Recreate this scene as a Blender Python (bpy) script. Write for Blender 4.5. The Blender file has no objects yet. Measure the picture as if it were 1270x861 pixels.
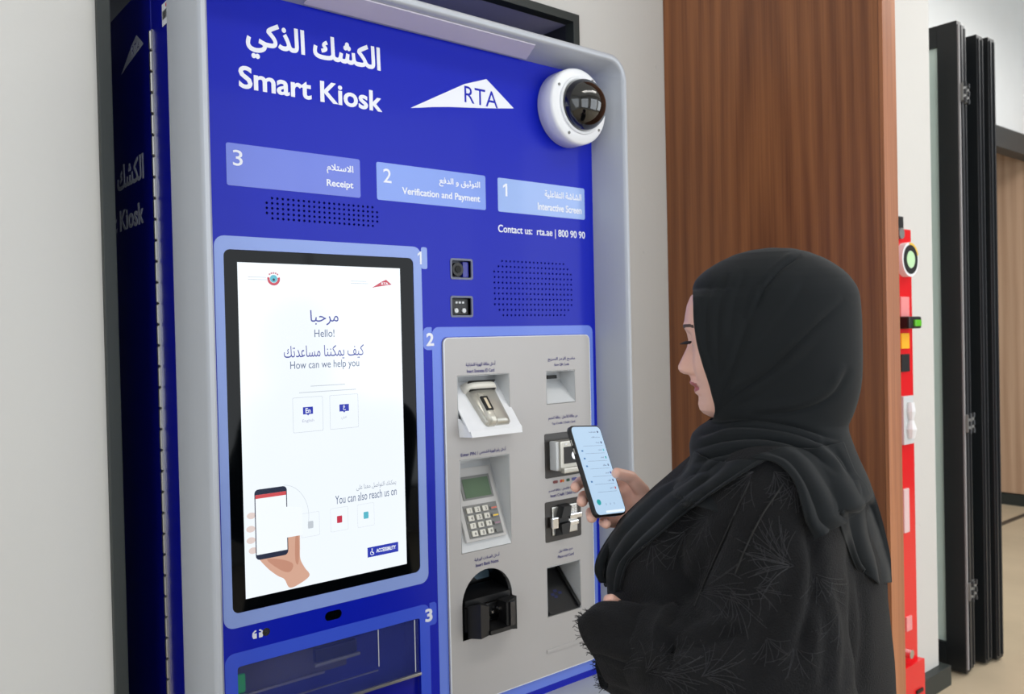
import bpy, bmesh, math, random
import numpy as np
from mathutils import Vector, Matrix
from mathutils.geometry import delaunay_2d_cdt

random.seed(7)
rng = np.random.default_rng(7)
SC = bpy.context.scene
COL = SC.collection
K = 0.845          # kiosk drawing units -> metres
FZ = -0.255        # floor height in drawing units

# ------------------------------------------------------------------ camera
CAMF = 1054.612
YAW, PITCH, ROLL = 0.689266834, -0.0126139504, -0.0220314837
CAMP = Vector((-0.690993, -1.734532, 1.550308))
def kpt(v):
    return Vector((v[0]*K, v[1]*K, (v[2]-FZ)*K))
_f = Vector((math.sin(YAW)*math.cos(PITCH), math.cos(YAW)*math.cos(PITCH), math.sin(PITCH)))
_r = Vector((math.cos(YAW), -math.sin(YAW), 0))
_u = _r.cross(_f)
CR = _r*math.cos(ROLL) + _u*math.sin(ROLL)
CU = -_r*math.sin(ROLL) + _u*math.cos(ROLL)
CF = _f
CLOC = kpt(CAMP)
cd = bpy.data.cameras.new('camera'); cam = bpy.data.objects.new('camera', cd); COL.objects.link(cam)
cd.sensor_width = 36; cd.lens = CAMF/1270*36; cd.clip_start = 0.02; cd.clip_end = 100
m = Matrix((CR, CU, -CF)).transposed().to_4x4(); m.translation = CLOC
cam.matrix_world = m
SC.camera = cam
cd.dof.use_dof = True; cd.dof.focus_distance = 1.45; cd.dof.aperture_fstop = 7.0

# ------------------------------------------------------------------ view, world, lights
SC.view_settings.view_transform = 'Standard'; SC.view_settings.look = 'None'
SC.view_settings.gamma = 1.0; SC.view_settings.exposure = 0.06
SC.view_settings.use_curve_mapping = False
W = bpy.data.worlds.new('daylight'); SC.world = W; W.use_nodes = True
wn = W.node_tree; bg = wn.nodes['Background']
bg.inputs[0].default_value = (0.80, 0.90, 1.0, 1); bg.inputs[1].default_value = 1.0
def area(name, loc, target, sx, sy, energy, col=(1,1,1)):
    l = bpy.data.lights.new(name, 'AREA'); l.shape = 'RECTANGLE'; l.size = sx; l.size_y = sy
    l.energy = energy; l.color = col
    o = bpy.data.objects.new(name, l); COL.objects.link(o); o.location = loc
    o.rotation_euler = (Vector(target)-Vector(loc)).to_track_quat('-Z', 'Y').to_euler()
    return o
# daylight coming in through the three tall shop windows behind the camera, and the ceiling panels
area('daylight_window_near', (-1.0, -4.1, 1.8), (0.4, 0, 1.4), 2.4, 2.8, 34, (0.93, 0.97, 1.0))
area('daylight_window_mid', (2.2, -4.1, 1.8), (1.2, 0, 1.4), 2.4, 2.8, 46, (0.93, 0.97, 1.0))
area('daylight_window_far', (5.4, -4.1, 1.8), (4.4, 0, 1.4), 2.4, 2.8, 60, (0.93, 0.97, 1.0))
area('daylight_window_side', (-2.55, -1.5, 1.9), (1.2, -0.2, 1.2), 2.2, 2.4, 24, (0.86, 0.93, 1.0))
area('ceiling_lamp_light', (1.2, -1.9, 3.90), (1.2, -1.9, 0), 2.6, 0.5, 22, (1.0, 0.98, 0.94))
area('hall_lamp_light', (5.2, -0.9, 3.90), (5.2, -0.9, 0), 2.4, 1.6, 85, (1.0, 0.98, 0.95))

# ------------------------------------------------------------------ materials
def lin(c):
    c = c/255.0
    return c/12.92 if c <= 0.04045 else ((c+0.055)/1.055)**2.4
def rgb(t): return (lin(t[0]), lin(t[1]), lin(t[2]), 1)
MATS = {}
def mat(name, col, rough=0.5, metal=0.0, coat=0.0, var=0.06, vscale=6.0, bump=0.0, bscale=80.0, spec=0.5, emit=None, es=0.0, trans=0.0, alpha=None, sheen=0.0, stretch=(1,1,1)):
    if name in MATS: return MATS[name]
    M = bpy.data.materials.new(name); M.use_nodes = True; nt = M.node_tree; N = nt.nodes; L = nt.links
    b = N['Principled BSDF']
    b.inputs['Roughness'].default_value = rough; b.inputs['Metallic'].default_value = metal
    b.inputs['Coat Weight'].default_value = coat; b.inputs['Coat Roughness'].default_value = 0.06
    b.inputs['Specular IOR Level'].default_value = spec
    b.inputs['Transmission Weight'].default_value = trans
    b.inputs['Sheen Weight'].default_value = sheen
    tc = N.new('ShaderNodeTexCoord'); mp = N.new('ShaderNodeMapping'); mp.inputs['Scale'].default_value = stretch
    L.new(tc.outputs['Object'], mp.inputs['Vector'])
    c = rgb(col)
    if var > 0:
        no = N.new('ShaderNodeTexNoise'); no.inputs['Scale'].default_value = vscale; no.inputs['Detail'].default_value = 4
        L.new(mp.outputs['Vector'], no.inputs['Vector'])
        mx = N.new('ShaderNodeMix'); mx.data_type = 'RGBA'
        mx.inputs['A'].default_value = tuple(x*(1-var) for x in c[:3])+(1,)
        mx.inputs['B'].default_value = tuple(min(1, x*(1+var)) for x in c[:3])+(1,)
        L.new(no.outputs['Fac'], mx.inputs['Factor']); L.new(mx.outputs['Result'], b.inputs['Base Color'])
    else:
        b.inputs['Base Color'].default_value = c
    if bump > 0:
        nb = N.new('ShaderNodeTexNoise'); nb.inputs['Scale'].default_value = bscale; nb.inputs['Detail'].default_value = 6
        L.new(mp.outputs['Vector'], nb.inputs['Vector'])
        bp = N.new('ShaderNodeBump'); bp.inputs['Strength'].default_value = bump; bp.inputs['Distance'].default_value = 0.01
        L.new(nb.outputs['Fac'], bp.inputs['Height']); L.new(bp.outputs['Normal'], b.inputs['Normal'])
    if emit is not None:
        b.inputs['Emission Color'].default_value = rgb(emit); b.inputs['Emission Strength'].default_value = es
    if alpha is not None: b.inputs['Alpha'].default_value = alpha
    MATS[name] = M
    return M

def wood_mat(name, dark, light, scale=1.0, rough=0.42):
    M = bpy.data.materials.new(name); M.use_nodes = True; nt = M.node_tree; N = nt.nodes; L = nt.links
    b = N['Principled BSDF']; b.inputs['Roughness'].default_value = rough
    tc = N.new('ShaderNodeTexCoord'); mp = N.new('ShaderNodeMapping'); mp.inputs['Scale'].default_value = (9*scale, 9*scale, 0.42*scale)
    L.new(tc.outputs['Object'], mp.inputs['Vector'])
    n1 = N.new('ShaderNodeTexNoise'); n1.inputs['Scale'].default_value = 1.6; n1.inputs['Detail'].default_value = 5; n1.inputs['Distortion'].default_value = 0.8
    L.new(mp.outputs['Vector'], n1.inputs['Vector'])
    mp2 = N.new('ShaderNodeMapping'); mp2.inputs['Scale'].default_value = (90*scale, 90*scale, 1.6*scale)
    L.new(tc.outputs['Object'], mp2.inputs['Vector'])
    n2 = N.new('ShaderNodeTexNoise'); n2.inputs['Scale'].default_value = 2.0; n2.inputs['Detail'].default_value = 7
    L.new(mp2.outputs['Vector'], n2.inputs['Vector'])
    w = N.new('ShaderNodeTexWave'); w.wave_type = 'RINGS'; w.inputs['Scale'].default_value = 0.9; w.inputs['Distortion'].default_value = 4.0; w.inputs['Detail'].default_value = 3
    L.new(mp.outputs['Vector'], w.inputs['Vector'])
    a1 = N.new('ShaderNodeMath'); a1.operation = 'MULTIPLY'; a1.inputs[1].default_value = 0.45; L.new(n1.outputs['Fac'], a1.inputs[0])
    a2 = N.new('ShaderNodeMath'); a2.operation = 'MULTIPLY_ADD'; a2.inputs[1].default_value = 0.42; L.new(n2.outputs['Fac'], a2.inputs[0]); L.new(a1.outputs[0], a2.inputs[2])
    a3 = N.new('ShaderNodeMath'); a3.operation = 'MULTIPLY_ADD'; a3.inputs[1].default_value = 0.20; L.new(w.outputs['Fac'], a3.inputs[0]); L.new(a2.outputs[0], a3.inputs[2])
    cr = N.new('ShaderNodeValToRGB'); cr.color_ramp.elements[0].position = 0.27; cr.color_ramp.elements[0].color = rgb(dark)
    cr.color_ramp.elements[1].position = 0.78; cr.color_ramp.elements[1].color = rgb(light)
    L.new(a3.outputs[0], cr.inputs['Fac']); L.new(cr.outputs['Color'], b.inputs['Base Color'])
    bp = N.new('ShaderNodeBump'); bp.inputs['Strength'].default_value = 0.12; bp.inputs['Distance'].default_value = 0.003
    L.new(n2.outputs['Fac'], bp.inputs['Height']); L.new(bp.outputs['Normal'], b.inputs['Normal'])
    MATS[name] = M
    return M

def concrete_mat(name, col):
    M = mat(name, col, rough=0.75, var=0.05, vscale=1.4, bump=0.08, bscale=30)
    nt = M.node_tree; N = nt.nodes; L = nt.links; b = N['Principled BSDF']
    tc = N.new('ShaderNodeTexCoord')
    v = N.new('ShaderNodeTexVoronoi'); v.inputs['Scale'].default_value = 9.0; v.inputs['Randomness'].default_value = 1.0
    L.new(tc.outputs['Object'], v.inputs['Vector'])
    cr = N.new('ShaderNodeValToRGB'); cr.color_ramp.elements[0].position = 0.03; cr.color_ramp.elements[0].color = (0,0,0,1)
    cr.color_ramp.elements[1].position = 0.055; cr.color_ramp.elements[1].color = (1,1,1,1)
    L.new(v.outputs['Distance'], cr.inputs['Fac'])
    bp = N.new('ShaderNodeBump'); bp.inputs['Strength'].default_value = 0.5; bp.inputs['Distance'].default_value = 0.002
    L.new(cr.outputs['Color'], bp.inputs['Height'])
    prev = b.inputs['Normal'].links[0].from_socket
    L.new(prev, bp.inputs['Normal']); L.new(bp.outputs['Normal'], b.inputs['Normal'])
    return M

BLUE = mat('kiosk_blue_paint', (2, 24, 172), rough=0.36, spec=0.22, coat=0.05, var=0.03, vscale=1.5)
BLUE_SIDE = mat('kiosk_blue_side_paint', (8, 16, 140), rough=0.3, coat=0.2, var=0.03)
SILVER = mat('kiosk_silver_paint', (178, 182, 190), rough=0.42, metal=0.15, var=0.03, bump=0.02, bscale=900)
PANEL = mat('silver_panel_paint', (180, 177, 176), rough=0.45, metal=0.1, var=0.03, vscale=3, bump=0.02, bscale=700)
LB1 = mat('blue_vinyl_bright_reflection', (138, 160, 222), rough=0.35, coat=0.12, spec=.3, var=0.04)  # one blue vinyl; the three border tints have the reflection gradient painted in
LB2 = mat('blue_vinyl_mid_reflection', (104, 130, 222), rough=0.35, coat=0.12, spec=.3, var=0.04)
LB3 = mat('blue_vinyl_no_reflection', (56, 84, 208), rough=0.35, coat=0.12, spec=.3, var=0.04)
BARM = mat('bar_blue_vinyl', (98, 122, 212), rough=0.3, coat=0.3, var=0.05)
WHITE = mat('white_lettering', (228, 230, 238), rough=0.45, var=0.0)
PURPLE = mat('indigo_print', (52, 44, 120), rough=0.6, var=0.0)
BLACK = mat('black_plastic', (12, 12, 14), rough=0.45, var=0.1)
BLACKG = mat('black_glass', (3, 5, 7), rough=0.05, spec=.15, coat=0.0, var=0.0)
DARK = mat('dark_interior', (14, 15, 20), rough=0.6, var=0.1)
TRIMM = mat('graphite_trim', (40, 46, 45), rough=0.5, var=0.08)
STEEL = mat('brushed_steel', (200, 198, 192), rough=0.3, metal=0.9, var=0.08, vscale=40)
CHROME = mat('polished_chrome', (220, 220, 222), rough=0.12, metal=1.0, var=0.0)
WHITEP = mat('white_plastic', (236, 237, 240), rough=0.4, var=0.02)
GREYP = mat('light_grey_plastic', (205, 208, 210), rough=0.4, var=0.03)
MIDG = mat('mid_grey_plastic', (120, 120, 118), rough=0.45, var=0.05)

# ------------------------------------------------------------------ mesh helpers
def link(name, me, material, parent=None):
    o = bpy.data.objects.new(name, me); COL.objects.link(o)
    if material: me.materials.append(material)
    if parent is not None: o.parent = parent
    return o
def wloc(o):
    v = Vector((0,0,0))
    while o is not None:
        v += o.location; o = o.parent
    return v
def obj(name, bm, material, parent=None, metric=False, smooth=False, org=None, label=None):
    """bm is in drawing units in world position (or metres when metric)"""
    if smooth:
        for f in bm.faces: f.smooth = True
    bm.verts.ensure_lookup_table()
    if not metric:
        for v in bm.verts: v.co = kpt(v.co)
    if parent is not None:
        base = wloc(parent)
        o_loc = Vector((0,0,0))
    else:
        lo = Vector([min(v.co[i] for v in bm.verts) for i in range(3)]); hi = Vector([max(v.co[i] for v in bm.verts) for i in range(3)])
        base = Vector(((lo.x+hi.x)/2, (lo.y+hi.y)/2, lo.z)) if org is None else Vector(org)
        o_loc = base
    for v in bm.verts: v.co -= base
    me = bpy.data.meshes.new(name); bm.to_mesh(me); bm.free()
    o = link(name, me, material, parent); o.location = o_loc
    if label: o['label'] = label
    return o
def thing(name, label, cat, loc, group=None):
    o = bpy.data.objects.new(name, None); COL.objects.link(o); o.location = kpt(loc)
    o['label'] = label; o['category'] = cat
    if group: o['group'] = group
    return o
def tag(o, label, cat, group=None):
    o['label'] = label; o['category'] = cat
    if group: o['group'] = group
    return o
def struct(name, bm, m):
    o = obj(name, bm, m); o['kind'] = 'structure'; o['label'] = name.replace('_', ' '); return o

def box(bm, x0, x1, y0, y1, z0, z1, bev=0.0, seg=2):
    r = bmesh.ops.create_cube(bm, size=1.0)
    vs = r['verts']
    for v in vs:
        v.co = Vector((x0+(v.co.x+.5)*(x1-x0), y0+(v.co.y+.5)*(y1-y0), z0+(v.co.z+.5)*(z1-z0)))
    if bev > 0:
        es = list({e for v in vs for e in v.link_edges})
        bmesh.ops.bevel(bm, geom=es, offset=bev, segments=seg, affect='EDGES', profile=0.7)
    return bm
def nb(): return bmesh.new()
def bx(x0, x1, y0, y1, z0, z1, bev=0.0, seg=2): return box(nb(), x0, x1, y0, y1, z0, z1, bev, seg)
def hexa(bm, A, B):
    """prism between two quads (4 corners each)"""
    a = [bm.verts.new(p) for p in A]; b = [bm.verts.new(p) for p in B]
    n = len(a)
    bm.faces.new(a[::-1]); bm.faces.new(b)
    for i in range(n): bm.faces.new((a[i], a[(i+1)%n], b[(i+1)%n], b[i]))
    return bm
def tube(bm, pts, rad, seg=12, closed=True):
    pts = [Vector(p) for p in pts]; rings = []
    if not hasattr(rad, '__len__'): rad = [rad]*len(pts)
    for i, p in enumerate(pts):
        d = (pts[min(i+1, len(pts)-1)]-pts[max(i-1, 0)]).normalized()
        a = d.orthogonal().normalized() if i == 0 else (prev - d*prev.dot(d)).normalized()
        prev = a; b = d.cross(a)
        rings.append([bm.verts.new(p+(a*math.cos(t)+b*math.sin(t))*rad[i]) for t in [2*math.pi*k/seg for k in range(seg)]])
    for r0, r1 in zip(rings, rings[1:]):
        for k in range(seg): bm.faces.new((r0[k], r0[(k+1)%seg], r1[(k+1)%seg], r1[k]))
    if closed: bm.faces.new(rings[0][::-1]); bm.faces.new(rings[-1])
    return bm
def rrect(x0, x1, z0, z1, r=0.01, n=5):
    out = []
    for cx, cz, a0 in ((x1-r, z1-r, 0), (x0+r, z1-r, 90), (x0+r, z0+r, 180), (x1-r, z0+r, 270)):
        for k in range(n+1):
            a = math.radians(a0+90*k/n); out.append((cx+r*math.cos(a), cz+r*math.sin(a)))
    return out
def circ(x, z, r, n=24): return [(x+r*math.cos(2*math.pi*k/n), z+r*math.sin(2*math.pi*k/n)) for k in range(n)]
def fill(contours, rule='evenodd'):
    vs = []; es = []
    for c in contours:
        b = len(vs); vs += [Vector(p) for p in c]; n = len(c)
        es += [(b+i, b+(i+1)%n) for i in range(n)]
    r = delaunay_2d_cdt(vs, es, [], 0, 1e-7)
    V = np.array([(v.x, v.y) for v in r[0]]); T = np.array([f for f in r[2] if len(f) == 3])
    Cn = V[T].mean(1)
    P = np.array([(v.x, v.y) for v in vs]); E = np.array(es); A = P[E[:,0]]; B = P[E[:,1]]
    wnum = np.zeros(len(Cn), int)
    for i0 in range(0, len(Cn), 2000):
        c = Cn[i0:i0+2000]; cy = c[:,1][:,None]; cx = c[:,0][:,None]
        up = (A[:,1] <= cy) & (B[:,1] > cy); dn = (A[:,1] > cy) & (B[:,1] <= cy)
        side = (B[:,0]-A[:,0])*(cy-A[:,1]) - (cx-A[:,0])*(B[:,1]-A[:,1])
        wnum[i0:i0+2000] = (up & (side > 0)).sum(1) - (dn & (side < 0)).sum(1)
        if rule == 'evenodd': wnum[i0:i0+2000] = (up & (side > 0)).sum(1) + (dn & (side < 0)).sum(1)
    keep = (wnum % 2 == 1) if rule == 'evenodd' else (wnum != 0)
    T = T[keep]
    a = V[T[:,0]]; b = V[T[:,1]]; c = V[T[:,2]]
    ar = (b[:,0]-a[:,0])*(c[:,1]-a[:,1])-(b[:,1]-a[:,1])*(c[:,0]-a[:,0])
    T = T[np.abs(ar) > 1e-12]; ar = ar[np.abs(ar) > 1e-12]
    T[ar < 0] = T[ar < 0][:, ::-1]
    return V, T
def plate(bm, contours, O, U, V_, N, depth, rule='evenodd'):
    """fill 2D contours; front face at O + N*0 looking along N, sides go back by depth"""
    O, U, V_, N = Vector(O), Vector(U), Vector(V_), Vector(N)
    P, T = fill(contours, rule)
    used = sorted(set(T.flatten().tolist())); mp = {}
    for i in used: mp[i] = bm.verts.new(O + U*float(P[i][0]) + V_*float(P[i][1]))
    edges = {}
    flip = U.cross(V_).dot(N) < 0
    for t in T:
        t = [int(q) for q in t]
        f = [mp[q] for q in t]
        if flip: f = f[::-1]
        try: bm.faces.new(f)
        except ValueError: continue
        for a, b in ((t[0],t[1]),(t[1],t[2]),(t[2],t[0])):
            if (b,a) in edges: del edges[(b,a)]
            else: edges[(a,b)] = 1
    if depth > 0:
        bk = {}
        for (a, b) in edges:
            for q in (a, b):
                if q not in bk: bk[q] = bm.verts.new(mp[q].co - N*depth)
            f = [mp[b], mp[a], bk[a], bk[b]]
            if flip: f = f[::-1]
            try: bm.faces.new(f)
            except ValueError: pass
    return bm
# front-facing plates: coordinates (X, Z), looking towards -Y
def fplate(contours, y, depth, rule='evenodd', bm=None):
    return plate(bm or nb(), contours, (0, y, 0), (1,0,0), (0,0,1), (0,-1,0), depth, rule)

# ------------------------------------------------------------------ lettering
_AR = {'ا':(0xFE8D,2),'ب':(0xFE8F,4),'ة':(0xFE93,2),'ت':(0xFE95,4),'ث':(0xFE99,4),'ج':(0xFE9D,4),'ح':(0xFEA1,4),'خ':(0xFEA5,4),'د':(0xFEA9,2),'ذ':(0xFEAB,2),'ر':(0xFEAD,2),'ز':(0xFEAF,2),'س':(0xFEB1,4),'ش':(0xFEB5,4),'ص':(0xFEB9,4),'ض':(0xFEBD,4),'ط':(0xFEC1,4),'ظ':(0xFEC5,4),'ع':(0xFEC9,4),'غ':(0xFECD,4),'ف':(0xFED1,4),'ق':(0xFED5,4),'ك':(0xFED9,4),'ل':(0xFEDD,4),'م':(0xFEE1,4),'ن':(0xFEE5,4),'ه':(0xFEE9,4),'و':(0xFEED,2),'ى':(0xFEEF,2),'ي':(0xFEF1,4),'أ':(0xFE83,2),'ئ':(0xFE89,4)}
def shape_ar(s):
    s = s.replace('لا', '\u0001'); out = []
    J = lambda c: (c in _AR and _AR[c][1] == 4)
    for i, c in enumerate(s):
        pv = s[i-1] if i else ' '; nx = s[i+1] if i+1 < len(s) else ' '
        a = J(pv); b = (nx in _AR or nx == '\u0001')
        if c == '\u0001': out.append(chr(0xFEFC if a else 0xFEFB)); continue
        if c not in _AR: out.append(c); continue
        cp, n = _AR[c]; b = b and n == 4
        out.append(chr(cp + ((3 if b else 1) if a else (2 if b else 0))))
    return ''.join(reversed(out))
_cache = {}
def contours_of(s, bold=0.0, res=4):
    key = (s, bold, res)
    if key in _cache: return _cache[key]
    cu = bpy.data.curves.new('t', 'FONT'); cu.body = s; cu.size = 1
    o = bpy.data.objects.new('t', cu); COL.objects.link(o)
    dg = bpy.context.evaluated_depsgraph_get(); dg.update()
    c2 = o.evaluated_get(dg).to_curve(dg, apply_modifiers=False)
    out = []
    for sp in c2.splines:
        pts = []
        bp = sp.bezier_points; n = len(bp)
        if n == 0: continue
        for i in range(n):
            p, q = bp[i], bp[(i+1) % n]
            P0, P1, P2, P3 = p.co.xy, p.handle_right.xy, q.handle_left.xy, q.co.xy
            straight = (P1-P0).length < 1e-5 and (P2-P3).length < 1e-5
            d = (P3-P0)
            if not straight and d.length > 0:
                cr1 = abs(d.x*(P1-P0).y-d.y*(P1-P0).x)/d.length; cr2 = abs(d.x*(P2-P0).y-d.y*(P2-P0).x)/d.length
                straight = max(cr1, cr2) < 1e-3
            k = 1 if straight else res
            for j in range(k):
                t = j/k
                pts.append(P0*(1-t)**3 + P1*3*t*(1-t)**2 + P2*3*t*t*(1-t) + P3*t**3)
        q = [pts[0]]
        for a in pts[1:]:
            if (a-q[-1]).length > 1e-4: q.append(a)
        if len(q) > 2: out.append(np.array([(a.x, a.y) for a in q]))
    if bold and out:
        def sa(c): return 0.5*np.sum(c[:,0]*np.roll(c[:,1],-1)-np.roll(c[:,0],-1)*c[:,1])
        sgn = 1.0 if sum(sa(c) for c in out) > 0 else -1.0
        res_ = []
        for c in out:
            e = np.roll(c,-1,0)-c; e /= np.maximum(np.linalg.norm(e,axis=1),1e-9)[:,None]
            nrm = np.stack([e[:,1], -e[:,0]], 1)*sgn
            v = nrm+np.roll(nrm,1,0); l = np.linalg.norm(v,axis=1)[:,None]; v = v/np.maximum(l,0.5)
            mit = 1/np.maximum((v*nrm).sum(1), 0.6)
            res_.append(c+v*(bold*mit)[:,None])
        out = res_
    bpy.data.objects.remove(o); bpy.data.curves.remove(cu)
    _cache[key] = out
    return out
def lettering(name, s, box4, material, parent, O=(0,0,0), U=(1,0,0), V_=(0,0,1), N=(0,-1,0), ar=False, bold=0.0, depth=0.0006, y=None, mirror=False, clip=None):
    """fit the text into box4=(x0,x1,z0,z1)"""
    if ar: s = shape_ar(s)
    cs = contours_of(s, bold)
    if s == '1': cs = [np.array([(.30, 0), (.44, 0), (.44, .72), (.33, .72), (.12, .58), (.12, .46), (.30, .565)])]
    if not cs: return None
    A = np.concatenate(cs); lo = A.min(0); hi = A.max(0)
    x0, x1, z0, z1 = box4
    cs2 = []
    for c in cs:
        q = (c-lo)/(hi-lo)
        cs2.append([(x0+a*(x1-x0), z0+b*(z1-z0)) for a, b in q])
    if y is not None: O = (0, y, 0)
    bm = plate(nb(), cs2, O, U, V_, N, depth, 'nonzero')
    return obj(name, bm, material, parent)
# ================================================================== THE SETTING
F = FZ
CONC = concrete_mat('plastered_wall', (204, 202, 198))
WALLW = mat('white_wall_paint', (226, 229, 231), rough=0.7, var=0.03, bump=0.03)
FLOORM = mat('beige_stone_floor', (196, 180, 154), rough=0.35, var=0.16, vscale=3.0, bump=0.02, bscale=40)
CEILM = mat('white_ceiling_paint', (225, 225, 222), rough=0.8, var=0.02)
WOODM = wood_mat('walnut_veneer', (98, 52, 26), (154, 96, 56))
WOODE = wood_mat('walnut_veneer_lit_edge', (130, 74, 42), (190, 124, 80))  # same walnut, with the light falling on the front edge painted in
WOODF = wood_mat('oak_veneer_far', (168, 134, 108), (204, 172, 146), scale=0.5)
struct('floor', bx(-3.2, 8.8, -5.2, 4.2, F-0.1, F), FLOORM)
struct('ceiling', bx(-3.2, 8.8, -5.2, 4.2, 4.70, 4.80), CEILM)
b = nb()
box(b, -3.2, -0.205, 0.215, 0.9, F, 4.7); box(b, 1.205, 3.66, 0.215, 0.62, F, 4.7); box(b, -0.205, 1.205, 0.215, 0.9, 2.56, 4.7)
struct('wall_front', b, CONC)
struct('wall_left', bx(-3.3, -3.2, -5.2, 4.2, F, 4.7), WALLW)
struct('wall_right', bx(8.8, 8.9, -5.2, 4.2, F, 4.7), WALLW)
struct('wall_far', bx(-3.2, 8.8, 4.2, 4.3, F, 4.7), WALLW)
# back wall with three tall window openings
wins = [(-2.6, 0.3), (1.2, 4.1), (5.0, 7.9)]
cont = [[(-3.2, F), (8.8, F), (8.8, 4.7), (-3.2, 4.7)]] + [[(a, 0.15), (c, 0.15), (c, 3.7), (a, 3.7)] for a, c in wins]
b = plate(nb(), cont, (0, -5.0, 0), (1,0,0), (0,0,1), (0,1,0), 0.2)
struct('wall_back', b, WALLW)
for i, (a, c) in enumerate(wins):
    b = plate(nb(), [[(a, .15), (c, .15), (c, 3.7), (a, 3.7)]] + [[(x0, z0), (x1, z0), (x1, z1), (x0, z1)] for x0, x1 in ((a+.06, (a+c)/2-.03), ((a+c)/2+.03, c-.06)) for z0, z1 in ((.21, 2.7), (2.76, 3.64))], (0, -5.02, 0), (1,0,0), (0,0,1), (0,1,0), 0.06)
    struct('window_%d' % (i+1), b, TRIMM)
# header over the folding-door opening and the wall above it
struct('wall_hall', bx(3.66, 8.8, 1.371, 1.47, 3.34, 4.7), WALLW)
struct('trim_1', bx(3.66, 8.8, 1.355, 1.49, 3.15, 3.34, .004), mat('header_graphite', (58, 62, 64), rough=0.5, var=0.05))
struct('trim_2', bx(3.66, 8.8, 1.38, 1.43, F, F+0.006), mat('floor_track_metal', (70, 68, 64), rough=0.4, metal=0.4))
struct('wall_hall_side', bx(3.60, 3.66, 0.62, 1.47, F, 4.7), WALLW)
# oak panelling on the hall's end wall, in panels with open joints
b = nb()
y = 1.475
pan = nb()
struct('wall_oak', bx(8.60, 8.8, -5.2, 4.2, F, 3.6), mat('joint_black', (40, 34, 30), rough=0.8))
oak = bpy.data.objects['wall_oak']
for k in range(5):
    y0 = 0.62+k*0.62
    obj('panel', bx(8.575, 8.60, y0+.006, y0+.614, F+0.12, 3.58, .003), WOODF, oak)
struct('baseboard_oak', bx(8.56, 8.60, 0.6, 4.2, F, F+0.11), TRIMM)
struct('baseboard_front', bx(1.70, 3.70, 0.17, 0.215, F, F+0.10, .004), TRIMM)
struct('baseboard_end', bx(3.66, 3.705, 0.2152, 0.62, F, F+0.10, .004), TRIMM)
# recessed niche behind the kiosk
b = nb()
box(b, -0.205, 1.205, 0.80, 0.9, F, 2.56); box(b, -0.205, -0.185, 0.235, 0.80, F, 2.56); box(b, 1.185, 1.205, 0.235, 0.80, F, 2.56)
struct('wall_niche', b, mat('niche_graphite', (34, 36, 44), rough=0.5))
struct('ceiling_niche', bx(-0.185, 1.185, 0.235, 0.80, 2.535, 2.56), mat('niche_top_lavender', (176, 176, 208), rough=0.35, coat=0.4))
b = nb()
box(b, -0.209, -0.183, 0.198, 0.235, F, 2.56, .002); box(b, 1.181, 1.207, 0.198, 0.235, F, 2.56, .002); box(b, -0.183, 1.181, 0.198, 0.235, 2.534, 2.56, .002)
struct('trim_3', b, TRIMM)
# wooden fin
fin = obj('wooden_fin_partition', bx(1.63, 1.70, -0.557, 0.214, F, 4.69, .002), WOODM)
tag(fin, 'tall walnut veneered fin standing out from the wall behind the woman', 'partition')
obj('lit_edge', bx(1.628, 1.704, -0.569, -0.5575, F, 4.69, .002), WOODE, fin, label='front edge of the fin, brighter light painted into its orange brown')
# ceiling lamps
for k, (x, yy) in enumerate(((0.2, -2.2), (2.6, -2.2), (5.6, -1.6), (6.4, 0.4))):
    t = thing('ceiling_lamp', 'flush rectangular ceiling lamp over the %s' % ('kiosk side', 'middle of the room', 'far side of the room', 'folding doors')[k], 'lamp', (x, yy, 4.66))
    obj('frame', plate(nb(), [[(-.62, -.14), (.62, -.14), (.62, .14), (-.62, .14)], [(-.6, -.12), (.6, -.12), (.6, .12), (-.6, .12)]], (x, yy, 4.66), (1,0,0), (0,1,0), (0,0,-1), .039), GREYP, t)
    obj('diffuser', bx(x-.6, x+.6, yy-.12, yy+.12, 4.67, 4.699), mat('lamp_diffuser', (255, 250, 240), emit=(255, 248, 238), es=6.0, var=0), t)

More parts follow.
